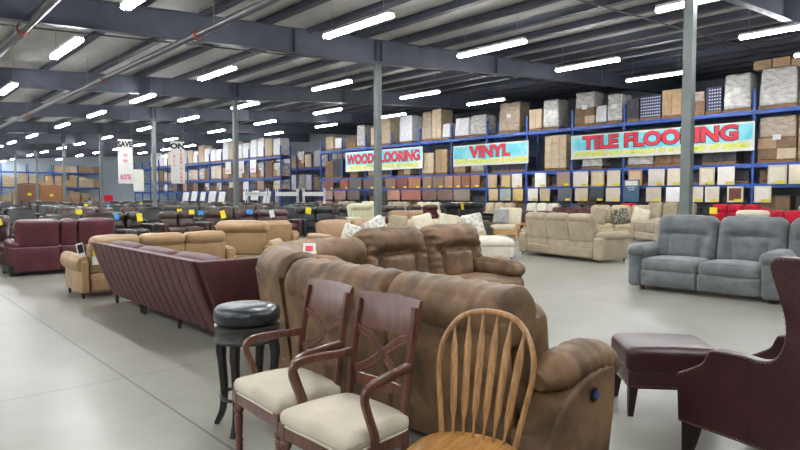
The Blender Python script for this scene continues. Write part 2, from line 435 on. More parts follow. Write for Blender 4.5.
def make_sofa(name, label, cat, m, W, D=.95, hb=1.0, seats=3, style='recliner', arm=.24, ah=.62, rake=14, det=2, group=None, feet=True, panel=True, mleg=None):
    """front is -y; the floor centre of the thing is its origin"""
    t = thing(name, label, cat, group=group)
    iw = W-2*arm; sw = iw/seats; yb = D/2; yf = -D/2
    n = det; mleg = mleg or M_dleg
    build(MB().add(cushion(iw-.02, D-.16, .2, .03, 1, 2), T(0, .02, .19)), 'base', m, t)
    for k in range(seats):
        cx = -iw/2+sw*(k+.5)
        build(MB().add(cushion(sw-.012, D-.3, .2, .07, n+1, 3, (0, .015, .03), wr(.008, 5, 5, 5, k)), T(cx, -.12, .38)), 'seat_cushion', m, t)
        if style == 'recliner':
            build(MB().add(cushion(sw-.012, .09, .25, .04, n+1, 2, (0, .02, 0)), T(cx, yf+.07, .2)), 'footrest', m, t)
        bh = hb-.42
        if style == 'recliner':
            bm = cushion(sw-.01, .27, bh+.04, .1, n*4, 3, (0, .02, .015), tuft(sw, bh, .075, k+W))
        elif style == 'pillow':
            bm = cushion(sw-.02, .22, bh, .09, n*2, 3, (0, .05, .02), wr(.012, 4, 4, 4, k))
        else:
            bm = cushion(sw-.008, .16, bh, .06, n+1, 3, (0, .02, 0))
        build(MB().add(bm, T(cx, yb-.22, .42) @ RX(-R(rake)) @ T(0, -.02, bh/2)), 'back_cushion', m, t)
        if panel:
            h = hb-.12
            build(MB().add(cushion(sw-.004, .07, h*.55, .025, n, 2, (0, .008, 0)), T(cx, yb-.13, h*.45+.06) @ RX(-R(rake*.9)) @ T(0, 0, h*.275)), 'back_panel', m, t)
            build(MB().add(cushion(sw-.004, .07, h*.42, .025, n, 2, (0, .008, 0)), T(cx, yb-.13, h*.21+.07)), 'back_skirt', m, t)
    for s in (-1, 1):
        ax = s*(W/2-arm/2)
        if style == 'recliner':
            a = build(MB().add(cushion(arm-.02, D-.1, ah-.14, .06, n, 3, (.012, 0, 0)), T(ax, 0, (ah-.14)/2+.05)), 'arm', m, t)
            build(MB().add(cushion(arm+.03, D-.14, .17, .08, n+1, 3, (0, .02, .02), wr(.012, 8, 6, 6, s+W)), T(ax, -.05, ah-.07)), 'arm_pad', m, a)
        elif style == 'roll':
            a = build(MB().add(cushion(arm-.08, D-.04, ah-.14, .03, n, 2), T(ax-s*.02, 0, (ah-.14)/2+.08)), 'arm', m, t)
            build(MB().add(tube([(ax, yf-.02, ah-.1), (ax, yf, ah-.1), (ax, yb-.1, ah-.1), (ax, yb-.06, ah-.1)], [(.08, .08), (arm/2, .125), (arm/2, .125), (.08, .08)], 14)), 'arm_roll', m, a)
        else:
            build(MB().add(cushion(arm, D-.06, ah-.06, .05, n, 3, (.01, 0, .01)), T(ax, 0, (ah-.06)/2+.06)), 'arm', m, t)
    if feet:
        for sx in (-1, 1):
            for sy in (-1, 1):
                build(MB().add(lathe([(.018, 0), (.026, .1)], 8), T(sx*(W/2-.1), sy*(D/2-.12), 0)), 'foot', mleg, t)
    return t
def rot(fx, fy): return math.atan2(fx, -fy)
def put(o, x, y, rz): o.location = (x, y, 0); o.rotation_euler = (0, 0, rz); return o
def card(parent, name, m, loc, w, h, rz=0, tilt=0, roll=0):
    return build(MB().add(box(w, .004, h), Matrix.Translation(loc) @ RZ(rz) @ RX(tilt) @ RY(roll)), name, m, parent, smooth=False)

# grey reclining sofa, three seats and a console arm, facing the open floor
g = thing('reclining_sofa', 'slate grey microfibre reclining sofa standing alone beyond the leather ottoman', 'sofa', (9.52, 2.95, 0), rot(-1, -.03))
D = 1.0
def seat_unit(t, x0, x1, k, m, b0, b1):
    sw = x1-x0; cx = (x0+x1)/2
    build(MB().add(cushion(sw-.012, .74, .2, .08, 5, 4, (0, .02, .035), wr(.012, 5, 5, 5, k)), T(cx, -.14, .39)), 'seat_cushion', m, t)
    build(MB().add(cushion(sw-.012, .1, .26, .045, 4, 3, (0, .025, 0)), T(cx, -.46, .2)), 'footrest', m, t)
    sw = b1-b0; cx = (b0+b1)/2
    bm = cushion(sw-.008, .3, .74, .13, 14, 4, (0, .03, .02), tuft(sw, .74, .07, k*3, .012))
    build(MB().add(bm, T(cx, .26, .4) @ RX(-R(13)) @ T(0, -.02, .37)), 'back_cushion', m, t)
    build(MB().add(cushion(sw-.004, .08, .9, .03, 3, 2), T(cx, .4, .52) @ RX(-R(9))), 'back_panel', m, t)
def arm_unit(t, ax, w, k, m):
    a = build(MB().add(cushion(w-.03, .96, .5, .06, 4, 4, (.015, .01, 0), wr(.006, 5, 5, 5, k)), T(ax, -.02, .3)), 'arm', m, t)
    build(MB().add(cushion(w+.05, .9, .2, .1, 6, 4, (0, .02, .03), wr(.014, 7, 6, 6, k)), T(ax, -.06, .58)), 'arm_pad', m, a)
arm_unit(g, -1.51, .24, 1, M_grey)     # far end (local -x is away from the camera)
seat_unit(g, -1.41, -.58, 1, M_grey, -1.48, -.55); seat_unit(g, -.58, .25, 2, M_grey, -.55, .38)
arm_unit(g, .37, .28, 2, M_grey)
seat_unit(g, .49, 1.33, 3, M_grey, .38, 1.31); arm_unit(g, 1.45, .28, 4, M_grey)
build(MB().add(cushion(2.9, .8, .2, .03, 2, 2), T(-.02, .02, .18)), 'base', M_grey, g)
for x in (-1.4, .36, 1.42):
    for y in (-.42, .4): build(lathe([(.03, 0), (.03, .1)], 10), 'foot', M_blackp, g, loc=(x, y, 0))

# cream reclining sofa, back to the camera
c = make_sofa('reclining_sofa', 'cream fabric reclining sofa seen from behind, in front of the tile banner', 'sofa', M_cream, 2.65, 1.0, 1.0, 3, 'recliner', .28, .64, 12, 3, feet=True)
put(c, 12.5, 7.75, rot(.96, -.2))
for k in range(3): build(MB().add(cushion(.7, .2, .2, .09, 5, 4, (0, .02, .02), wr(.012, 7, 6, 6, k)), T(-.697+.697*k, .42, .95)), 'headrest', M_cream, c)

# brown sectional
bs = thing('sectional_sofa', 'mottled brown suede reclining sectional directly behind the wooden chairs', 'sofa', (3.2, 3.4, 0))
OX, OY = 3.2, 3.4
def L(mb): return MB().add((mb.v, mb.f), T(-OX, -OY, 0))
def endsq(sy, r, keep=.35):     # flattens the rounded ends of a roll
    def f(q):
        y = abs(q.y); k = sy/2-r
        return Vector((q.x, math.copysign(k+(y-k)*keep, q.y), q.z)) if y > k else Vector(q)
    return f
def ridge(amp, seed):      # wrinkles that run around a horizontal roll
    def f(q):
        e = abs(q.y)
        d = noise.noise(Vector((q.x*3+seed, q.y*20, q.z*3)))*amp*1.3*(.5+e)+noise.noise(Vector((q.x*6, q.y*5+seed, q.z*6)))*amp*.8
        n = Vector((q.x, 0, q.z)); n = n.normalized() if n.length > 1e-6 else n
        return q+n*d
    return f
# near leg: two recliner backs whose outsides face the camera
for k, (y0, y1) in enumerate(((1.82, 2.72), (2.72, 3.86))):
    ym = (y0+y1)/2; w = y1-y0
    mb = MB().add(cushion(.36, w+.19, .31, .15, 36, 7, (.01, 0, .01), lambda q: ridge(.016, k*5+1)(endsq(w+.19, .15)(q))), T(2.5, ym, .822) @ RY(R(-6)))
    build(L(mb), 'back_cushion', M_brown, bs)
    mb = MB().add(cushion(.09, w-.012, .78, .03, 6, 3, (.012, 0, 0), wr(.008, 2, 3, 3, k)), T(2.42, ym, .44) @ RY(R(-7)))
    build(L(mb), 'back_panel', M_brown, bs)
    mb = MB().add(cushion(.3, w-.02, .5, .1, 8, 4, (.04, 0, 0), ridge(.012, k)), T(2.68, ym, .62) @ RY(R(-10)))
    build(L(mb), 'lumbar_cushion', M_brown, bs)
    mb = MB().add(cushion(.74, w-.01, .22, .08, 6, 4, (0, 0, .03), wr(.012, 5, 5, 5, k)), T(2.86, ym, .38))
    build(L(mb), 'seat_cushion', M_brown, bs)
    mb = MB().add(cushion(.1, w-.02, .26, .04, 4, 3), T(3.2, ym, .2))
    build(L(mb), 'footrest', M_brown, bs)
# corner wedge: curved roll and curved outside panel
arc3 = smooth_path([(2.52, 3.87, 0), (2.57, 4.2, 0), (2.74, 4.58, 0), (3.06, 4.86, 0), (3.45, 5.0, 0), (3.97, 5.03, 0)], 6)
mb = MB().add(tube([(p.x, p.y, .85) for p in arc3], [(.15, .14)]+[(.185+.009*math.sin(i*2.3), .175+.009*math.sin(i*3.1)) for i in range(len(arc3)-2)]+[(.15, .14)], 16))
build(L(mb), 'back_cushion', M_brown, bs)
mb = MB().add(sweep([(p.x, p.y) for p in arc3], [(.0, .05), (-.09, .05), (-.2, .84), (-.1, .84)]))
build(L(mb), 'back_panel', M_brown, bs)
mb = MB().add(cushion(1.1, 1.1, .24, .08, 4, 4, (0, 0, .03)), T(3.15, 4.35, .38))
build(L(mb), 'corner_cushion', M_brown, bs)
mb = MB().add(cushion(.75, .3, .5, .12, 8, 4, (0, .05, 0), wr(.02, 6, 6, 6, 3)), T(3.0, 4.58, .66) @ RZ(R(-45)) @ RX(R(-12)))
build(L(mb), 'lumbar_cushion', M_brown, bs)
def btuft(sx, sz, amp, seed):
    base = tuft(sx, sz, amp, seed, .012)
    def f(q):
        u = q.x/(sx/2); v = q.z/(sz/2); g = 0
        if q.y < .02:      # gathers fanning from the tufted seam and from the side edges
            g += .012*math.sin(u*30+seed)*math.exp(-((v-.18)/.3)**2)*(1-min(1, abs(u)))
            g += .014*math.sin(v*26+u*5+seed)*max(0, (abs(u)-.55)/.45)
        q = base(q); return q+Vector((0, g, 0))
    return f
# far leg: two tufted backs facing the camera
for k, (x0, x1) in enumerate(((3.98, 4.96), (4.96, 5.94))):
    xm = (x0+x1)/2; w = x1-x0
    bm = cushion(w-.015, .32, .72, .14, 18, 5, (0, .03, .015), btuft(w, .72, .1, k*4+2))
    build(L(MB().add(bm, T(xm, 4.98, .38) @ RX(-R(14)) @ T(0, -.02, .36))), 'back_cushion', M_brown, bs)
    build(L(MB().add(cushion(w-.01, .09, .8, .03, 3, 3), T(xm, 5.18, .46) @ RX(-R(8)))), 'back_panel', M_brown, bs)
    build(L(MB().add(cushion(w-.01, .72, .22, .08, 6, 4, (0, .02, .03), wr(.012, 5, 5, 5, k+7)), T(xm, 4.62, .38))), 'seat_cushion', M_brown, bs)
    build(L(MB().add(cushion(w-.02, .1, .26, .04, 4, 3), T(xm, 4.3, .2))), 'footrest', M_brown, bs)
a = build(L(MB().add(cushion(.27, .7, .48, .05, 4, 3, (.01, 0, 0)), T(5.88, 4.72, .29))), 'arm', M_brown, bs)
build(L(MB().add(cushion(.32, .72, .2, .1, 7, 5, (0, .03, .03), wr(.03, 10, 7, 9, 5)), T(5.84, 4.66, .57))), 'arm_pad', M_brown, a)
# near arm with its shaped side panel and power button
side = [(2.36, .05), (2.97, .05), (3.02, .3), (3.02, .52), (2.92, .55), (2.76, .53), (2.61, .47), (2.48, .37), (2.4, .23)]
sp = [(p.x, p.z) for p in smooth_path([(x, 0, z) for x, z in side[2:]], 5)]
a = build(L(MB().add(prism([side[0], side[1]]+sp, 1.585, 1.8))), 'arm', M_brown, bs, bevel=.02)
path = smooth_path([(2.5, 1.73, .52), (2.59, 1.72, .545), (2.75, 1.71, .57), (2.9, 1.71, .575), (3.01, 1.71, .555), (3.065, 1.72, .5)], 6)
rr = [(.06, .05)]+[((.125+.006*math.sin(i*1.9))*min(1, .55+i*.07), (.098+.005*math.sin(i*2.7+1))*min(1, .5+i*.08)) for i in range(len(path)-2)]+[(.06, .05)]
v, f = tube(path, rr, 18)
v = [Vector(p)+Vector((0, 0, .012*noise.noise(Vector((p[0]*12, p[1]*5, p[2]*5))))) for p in v]
build(L(MB().add((v, f))), 'arm_pad', M_brown, a)
b = build(L(MB().add(lathe([(.036, 0), (.036, .008), (.027, .012)], 20), T(2.79, 1.58, .43) @ RX(PI/2))), 'power_button', M_blackp, a)
build(L(MB().add(lathe([(.021, .011), (.02, .014)], 16), T(2.79, 1.58, .43) @ RX(PI/2))), 'button_face', M_bluebtn, a)
build(L(MB().add(box2(2.42, 3.1, 1.72, 4.2, .08, .28)).add(box2(3.2, 5.95, 4.34, 5.05, .08, .28))), 'base', M_brown, bs, smooth=False)
for (x, y) in ((2.5, 1.72), (2.88, 1.72), (2.5, 3.8), (5.9, 4.25), (6.1, 4.95), (4, 5)):
    build(lathe([(.03, 0), (.03, .09)], 10), 'foot', M_blackp, bs, loc=(x-OX, y-OY, 0))
tg = card(bs, 'price_tag', M_paper, (2.68-OX, 4.02-OY, 1.03), .1, .12, R(-35), R(-50))
card(tg, 'tag_band', M_yellow, (2.675-OX, 4.0-OY, 1.0), .1, .04, R(-35), R(-50)); card(tg, 'tag_print', M_txtred, (2.672-OX, 4.012-OY, 1.035), .06, .05, R(-35), R(-50))

# maroon channel-back sectional
ms = thing('sectional_sofa', 'maroon leather sectional with vertically channelled back, behind the black bar stool', 'sofa', (2.9, 6.8, 0))
OX, OY = 2.9, 6.8
def channel_back(y0, y1, nch):
    """outer back leaning outwards (towards -x) with upright channels"""
    V = []; F = []; ny = nch*10; nz = 6
    for j in range(nz+1):
        tz = j/nz; z = .12+.72*tz; xx = 2.58-.27*tz-.02*math.sin(PI*tz)
        for i in range(ny+1):
            u = i/ny; ph = (u*nch) % 1
            d = -.013*max(0, 1-(2*ph-1)**6) if i < ny else 0
            V.append((xx+d, y0+(y1-y0)*u, z))
    for j in range(nz):
        for i in range(ny):
            a = j*(ny+1)+i; F.append((a, a+ny+1, a+ny+2, a+1))
    b = len(V)
    V += [(2.64, y0, .12), (2.64, y1, .12), (2.41, y0, .84), (2.41, y1, .84)]
    F += [(b, b+1, b+3, b+2), (nz*(ny+1), b+2, b+3, nz*(ny+1)+ny), (0, ny, b+1, b)]
    F.append(tuple([j*(ny+1) for j in range(nz+1)][::-1]+[b, b+2][::1])[::-1]); F.append(tuple([j*(ny+1)+ny for j in range(nz+1)]+[b+3, b+1]))
    return V, F
for (y0, y1) in ((5.42, 6.48), (6.49, 7.55), (7.56, 8.62)):
    build(L(MB().add(channel_back(y0, y1, 5))), 'back_panel', M_maroon, ms)
    ym = (y0+y1)/2
    build(L(MB().add(cushion(.24, 1.03, .42, .09, 5, 4, (.04, 0, .02), wr(.022, 5, 9, 5, ym)), T(2.63, ym, .63) @ RY(R(-14)))), 'back_cushion', M_maroon, ms)
    build(L(MB().add(cushion(.66, 1.04, .18, .06, 3, 3, (0, 0, .02)), T(2.95, ym, .36))), 'seat_cushion', M_maroon, ms)
build(L(MB().add(box2(2.6, 3.26, 5.45, 8.6, .12, .3)).add(box2(3.26, 4.1, 5.45, 6.3, .12, .3))), 'base', M_maroon, ms, smooth=False)
build(L(MB().add(prism([(2.34, .84), (2.6, .1), (4.2, .1), (4.2, .84)], 5.33, 5.44))), 'end_panel', M_maroon, ms, bevel=.015)
for k in range(1, 2):
    build(L(MB().add(cushion(.86, .24, .44, .09, 5, 4, (0, .04, .02), wr(.018, 5, 7, 5, 2)), T(3.6, 5.6, .64) @ RX(R(14)))), 'back_cushion', M_maroon, ms)
    build(L(MB().add(cushion(.8, .66, .18, .06, 3, 3, (0, 0, .02)), T(3.7, 5.95, .36))), 'seat_cushion', M_maroon, ms)
build(L(MB().add(cushion(.8, .14, .5, .05, 2, 3), T(2.95, 8.55, .36))), 'arm', M_maroon, ms)
for (x, y) in ((2.6, 8.55), (2.6, 7.6), (2.6, 7.5), (2.6, 6.45), (2.6, 5.5), (3.2, 8.5), (4.0, 5.5)):
    build(lathe([(.02, 0), (.028, .13)], 4), 'leg', M_dleg, ms, loc=(x-OX, y-OY, 0), smooth=False)

# tan roll-arm sofa behind the maroon one
ts = make_sofa('rolled_arm_sofa', 'long tan leather sofa with rolled arms seen from behind, past the maroon sectional', 'sofa', M_tan, 2.42, .95, .78, 3, 'roll', .18, .6, 8, 2)
put(ts, 3.47, 9.6, PI)
for k in range(3): build(MB().add(cushion(.68, .24, .17, .08, 5, 4, (0, .01, .02), wr(.014, 7, 6, 6, k)), T(-.68+.68*k, .36, .79)), 'head_roll', M_tan, ts)
tg = card(ts, 'price_tag', M_paper, (1.17, .5, .7), .1, .2, R(15), 0, R(12)); card(tg, 'tag_print', M_blackp, (1.17, .503, .72), .075, .12, R(15), 0, R(12))
card(ts, 'price_tag', M_yellow, (.95, .47, .68), .11, .14, 0); card(ts, 'price_card', M_paper, (.95, .475, .54), .13, .12, 0)
tw = make_sofa('corner_seat', 'tan leather corner seat with flat back, at the far end of the long tan sofa', 'armchair', M_tan, 1.2, .95, .84, 1, 'roll', .2, .6, 8, 2); put(tw, 5.5, 10.35, rot(.66, .75))
build(MB().add(cushion(.95, .3, .2, .09, 6, 4, (0, .02, .03), wr(.016, 6, 6, 6, 3)), T(0, .3, .88)), 'head_roll', M_tan, tw)
ts2 = make_sofa('wide_armchair', 'wide tan leather armchair seen from behind, beyond the tan corner seat', 'armchair', M_tan, 1.15, .95, .92, 1, 'roll', .22, .66, 8, 2); put(ts2, 6.75, 11.75, PI)
ts3 = make_sofa('loveseat', 'caramel leather loveseat with its back rail just behind the brown corner', 'sofa', M_caramel, 1.9, .9, .86, 2, 'roll', .2, .6, 6, 2); put(ts3, 5.2, 7.1, PI)

# burgundy console loveseat, back to the camera
bl = thing('console_loveseat', 'burgundy leather console loveseat seen from behind, at the open aisle edge', 'sofa', (2.95, 12.95, 0), PI)
def burg(x0, x1, k):
    w = x1-x0; cx = (x0+x1)/2
    build(MB().add(cushion(w-.01, .14, .5, .05, 4, 3, (0, .015, 0), wr(.008, 6, 6, 6, k)), T(cx, .38, .76) @ RX(-R(5))), 'upper_back', M_burg, bl)
    build(MB().add(cushion(w-.01, .12, .46, .03, 3, 3, (0, .01, 0)), T(cx, .4, .3)), 'lower_back', M_burg, bl)
    build(MB().add(cushion(w-.01, .26, .3, .1, 5, 4, (0, .03, .02), wr(.014, 8, 6, 6, k)), T(cx, .26, .86)), 'head_cushion', M_burg, bl)
    build(MB().add(cushion(w-.01, .7, .22, .07, 3, 3, (0, 0, .03)), T(cx, -.08, .38)), 'seat_cushion', M_burg, bl)
burg(.12, .84, 1); burg(-.18, .12, 2); burg(-.84, -.18, 3)
for s in (-1, 1):
    a = build(MB().add(cushion(.13, .9, .48, .05, 3, 3), T(s*.815, 0, .3)), 'arm', M_burg, bl)
    build(MB().add(cushion(.16, .88, .16, .075, 5, 4, (0, 0, .02)), T(s*.815, 0, .56)), 'arm_pad', M_burg, a)
build(MB().add(cushion(1.9, .8, .14, .02, 1, 2), T(0, 0, .13)), 'base', M_blackp, bl)
for sx in (-1, 1):
    for sy in (-1, 1): build(lathe([(.03, 0), (.03, .08)], 8), 'foot', M_blackp, bl, loc=(sx*.9, sy*.36, 0))

# wing chair (profile found on its own side plane) and ottoman
wc = thing('wing_chair', 'oxblood leather wing chair with nailhead trim, facing away beside the ottoman', 'armchair', (3.36, 1.42, 0), math.atan2(-.21, .98))
# local: +y forward (towards the ottoman), x to the chair's right; side plane at x=0
def wp(t, z): return (-t, z)      # prism works in (x, z): map -> y later
SW = Matrix(((0, 1, 0, 0), (1, 0, 0, 0), (0, 0, 1, 0), (0, 0, 0, 1)))    # swaps x and y
def sidewall(x0, x1, outline):
    return MB().add(prism([(-t, z) for t, z in outline], x0, x1), SW)
out = [(.03, .2), (.02, .47)]+[(p.x, p.z) for p in smooth_path([(.02, .47, 0), (.02, 0, .47), (.1, 0, .515), (.165, 0, .56), (.19, 0, .61), (.22, 0, .64), (.36, 0, .648), (.47, 0, .642), (.54, 0, .675), (.575, 0, .76), (.575, 0, .86), (.54, 0, .98), (.5, 0, 1.1), (.51, 0, 1.145), (.56, 0, 1.16), (.74, 0, 1.15), (.82, 0, 1.1)][1:], 4)]+[(.74, .2)]
for i, x0 in enumerate((0, .66)):
    s = build(sidewall(x0, x0+.07, out), 'side_panel', M_wing, wc, bevel=.014)
    mb = MB()
    for q in range(44): mb.add(lathe([(.0035, 0), (.0048, .001), (.003, .003), (.001, .0035)], 6), T(-.001 if i == 0 else .731, -(.05+q*.0158), .212) @ RY(-PI/2 if i == 0 else PI/2))
    edge = [p for p in out[2:-2]]
    for (ta, za), (tb, zb) in zip(edge, edge[1:]):
        L_ = math.hypot(tb-ta, zb-za); nn = max(1, int(L_/.018))
        for q in range(nn):
            u = q/nn; mb.add(lathe([(.0022, 0), (.0028, .001), (.0014, .002)], 6), T(-.001 if i == 0 else .731, -(ta+(tb-ta)*u+.004), za+(zb-za)*u-.012) @ RY(-PI/2 if i == 0 else PI/2))
    build(mb, 'nailhead_trim', M_nail, s)
for t_, zt in ((.2, .6), (.42, .63)): build(tube([(-.001, -t_, .215), (-.001, -t_, zt)], .0025, 6), 'seam', M_wing, wc)
build(MB().add(cushion(.62, .12, .96, .04, 3, 3, (0, .02, 0)), T(.365, -.72, .68) @ RX(R(7))), 'backrest', M_wing, wc)
build(MB().add(cushion(.59, .6, .17, .06, 4, 4, (0, 0, .03)), T(.365, -.34, .4)), 'seat_cushion', M_wing, wc)
build(MB().add(box2(.06, .67, -.7, -.04, .2, .33)), 'seat_rail', M_wing, wc, smooth=False)
for x in (.05, .68):
    for y, s in ((-.09, 1), (-.7, -1)):
        build(MB().add(([(x-.02, y-.02+s*.03, 0), (x+.02, y-.02+s*.03, 0), (x+.02, y+.02+s*.03, 0), (x-.02, y+.02+s*.03, 0), (x-.035, y-.045, .21), (x+.035, y-.045, .21), (x+.035, y+.045, .21), (x-.035, y+.045, .21)],
                        [(0, 3, 2, 1), (4, 5, 6, 7), (0, 1, 5, 4), (1, 2, 6, 5), (2, 3, 7, 6), (3, 0, 4, 7)])), 'leg', M_dleg, wc, smooth=False)
ot = thing('ottoman', 'oxblood leather ottoman with nailhead band and dark tapered legs', 'ottoman', (4.075, 1.795, 0), R(-48.5))
build(MB().add(cushion(.6, .48, .17, .05, 5, 4, (0, 0, .02), wr(.004, 4, 4, 4)), T(0, 0, .375)), 'cushion', M_wing, ot)
build(MB().add(cushion(.57, .45, .12, .015, 1, 2), T(0, 0, .245)), 'apron', M_wing, ot)
mb = MB()
for q in range(34):
    for y in (-.2255, .2255): mb.add(lathe([(.0045, 0), (.003, .003)], 6), T(-.275+q*.0167, y, .205) @ RX(PI/2 if y < 0 else -PI/2))
for q in range(26):
    for x_ in (-.2855, .2855): mb.add(lathe([(.0045, 0), (.003, .003)], 6), T(x_, -.21+q*.0167, .205) @ RY(PI/2 if x_ > 0 else -PI/2))
build(mb, 'nailhead_trim', M_nail, ot)
for sx in (-1, 1):
    for sy in (-1, 1):
        x, y = sx*.25, sy*.19
        build(MB().add(([(x-.016+sx*.015, y-.016+sy*.01, 0), (x+.016+sx*.015, y-.016+sy*.01, 0), (x+.016+sx*.015, y+.016+sy*.01, 0), (x-.016+sx*.015, y+.016+sy*.01, 0), (x-.028, y-.028, .19), (x+.028, y-.028, .19), (x+.028, y+.028, .19), (x-.028, y+.028, .19)],
                        [(0, 3, 2, 1), (4, 5, 6, 7), (0, 1, 5, 4), (1, 2, 6, 5), (2, 3, 7, 6), (3, 0, 4, 7)])), 'leg', M_dleg, ot, smooth=False)

# ------------------------------------------------------------------ bar stool
st = thing('bar_stool', 'round bar stool with black leather seat and curved black legs', 'stool', (1.80, 3.40, 0), R(-8)); st.scale = (.98, .98, 1.035)
build(lathe([(.02, .645), (.19, .645), (.205, .66), (.21, .69), (.205, .722), (.185, .742), (.12, .752), (.02, .756)], 40), 'seat', M_blackcush, st)
build(lathe([(.10, .628), (.16, .628), (.16, .647), (.10, .647)], 24), 'swivel', M_blackp, st)
V, F = lathe([(.19, .53), (.203, .535), (.206, .55), (.2, .558), (.2, .612), (.206, .62), (.206, .632), (.15, .634)], 96)
V = [Vector((p[0]*(1-.016*(k % 4 == 0)), p[1]*(1-.016*(k % 4 == 0)), p[2])) if .552 < p[2] < .615 else Vector(p) for k, p in enumerate(V)]
build(MB().add((V, F)), 'apron', M_stoolw, st)
for k in range(4):
    a = PI/4+k*PI/2
    p = smooth_path([(.165, 0, .56), (.185, 0, .48), (.175, 0, .35), (.165, 0, .22), (.175, 0, .1), (.205, 0, .03), (.222, 0, .0)], 4)
    build(MB().add(tube(p, [(.028, .026)]*6+[(.024-.00045*i, .023-.0004*i) for i in range(len(p)-6)], sec=SQ, up=(0, 1, 0)), RZ(a)), 'leg', M_ebony, st)
build(MB().add(tube([(.168*math.cos(2*PI*k/24), .168*math.sin(2*PI*k/24), .2) for k in range(25)], .011, 8)), 'foot_ring', M_ebony, st)

# ------------------------------------------------------------------ dining armchairs
def make_armchair(label):
    t = thing('dining_armchair', label, 'chair', group='cherry armchairs with cream seats')
    def taper(q):
        k = 1-.13*((q.y+.24)/.48); return Vector((q.x*k, q.y, q.z))
    def crown(q):
        q = taper(q); w = max(0, 1-(q.x/.27)**2)*max(0, 1-(q.y/.25)**2)
        return q+Vector((0, 0, (.035*w-.006*(abs(q.x)/.26)**3) if q.z > 0 else 0))
    s = build(MB().add(cushion(.53, .49, .075, .035, 9, 4, (0, 0, 0), crown), T(0, 0, .445)), 'seat', M_seat, t)
    ring = [(-.255, -.236), (.255, -.236), (.222, .236), (-.222, .236)]
    pp = []
    for i in range(4):
        a, b = Vector(ring[i]), Vector(ring[(i+1) % 4])
        for u in (.08, .5, .92): q = a.lerp(b, u); pp.append((q.x, q.y, .412))
    build(MB().add(tube(smooth_path(pp, 4, True)+[Vector(pp[0])], .005, 6)), 'piping', M_seat, s)
    mb = MB()
    for (x0, y0), (x1, y1) in zip(ring, ring[1:]+ring[:1]):
        a, b = Vector((x0, y0, .382)), Vector((x1, y1, .382)); mb.add(tube([a*.955+Vector((0, 0, .382*.045)), b*.955+Vector((0, 0, .382*.045))], (.013, .032), sec=SQ))
    build(mb, 'seat_rail', M_wood, t)
    for sx in (-1, 1):
        prof = [(.014, 0), (.017, .02), (.012, .04), (.018, .06), (.022, .1), (.0245, .13), (.018, .14), (.026, .15), (.026, .158), (.018, .168), (.023, .2), (.027, .26), (.028, .285), (.019, .295), (.03, .305), (.033, .318), (.03, .33), (.02, .338), (.029, .346), (.029, .354)]
        mb = MB().add(lathe(prof, 16)).add(cushion(.058, .058, .066, .006, 1, 2), T(0, 0, .385))
        build(mb, 'leg', M_wood, t, loc=(sx*.236, -.212, 0))
        p = smooth_path([(sx*.2, .29, 0), (sx*.2, .245, .2), (sx*.203, .222, .42), (sx*.203, .24, .6), (sx*.203, .275, .78), (sx*.202, .315, .93)], 5)
        build(MB().add(tube(p, (.016, .021), sec=SQ, up=(0, 1, 0))), 'leg', M_wood, t)
        p = smooth_path([(sx*.205, .262, .68), (sx*.22, .16, .675), (sx*.25, .02, .672), (sx*.266, -.08, .664), (sx*.271, -.128, .645), (sx*.272, -.138, .612), (sx*.27, -.116, .56), (sx*.266, -.085, .5), (sx*.268, -.066, .45), (sx*.262, -.06, .395)], 5)
        build(MB().add(tube(p, [(.018, .013)]+[(.019, .0155)]*(len(p)-2)+[(.017, .0155)], sec=SQ, up=(sx, 0, .001))), 'arm', M_wood, t)
    # curved crest rail
    V = []; F = []; n = 12
    for i in range(n+1):
        u = -1+2*i/n; x = .222*u; yb = .026*(1-u*u)
        for (dy, z) in ((-.013, .8), (-.013, .95), (-.006, .968), (.01, .965), (.018, .945), (.018, .8)):
            V.append((x, .295+yb+dy+(z-.83)*.28, z-.006*u*u))
    for i in range(n):
        for k in range(6):
            a = i*6+k; b = i*6+(k+1) % 6; F.append((a, b, b+6, a+6))
    F.append(tuple(range(6))[::-1]); F.append(tuple(n*6+k for k in range(6)))
    F = [tuple(reversed(q)) for q in F]
    build(MB().add((V, F)), 'crest_rail', M_wood, t)
    build(MB().add(tube(smooth_path([(-.2, .245, .56), (0, .265, .56), (.2, .245, .56)], 5), (.01, .026), sec=SQ)), 'lower_rail', M_wood, t)
    mb = MB()
    for s in (-1, 1):     # reeded S-curves crossing at the centre
        for off in (-.014, 0, .014):
            pts = []
            for i in range(21):
                u = i/20; e = u*u*(3-2*u); x = s*(-.195+.39*u); z = .79-.185*e; tz = -1.14*u*(1-u)*s
                nrm = Vector((-(-.19*6*u*(1-u)), 0, s*.39)).normalized()
                pts.append(Vector((x, .24+(z-.6)*.2+.024*(1-(2*u-1)**2), z))+Vector((nrm.x*s, 0, nrm.z*s))*off)
            mb.add(tube(pts, (.0085, .009) if off else (.0085, .0115), 8))
    mb.add(lathe([(.022, -.014), (.022, .014)], 14), T(0, .286, .697) @ RX(PI/2))
    build(mb, 'cross_splat', M_wood, t)
    return t
ac = make_armchair('cherry wood dining armchair with cream seat, standing next to the bar stool')
remember(ac)
ac.scale = (.94, .8, 1.02); ac.location = (1.635, 2.662, 0); ac.rotation_euler = (0, 0, -PI/2+R(-2.5))
clone(ac, (1.59, 2.105, 0), -PI/2+R(2), 'cherry wood dining armchair with cream seat, standing next to the oak spindle chair')

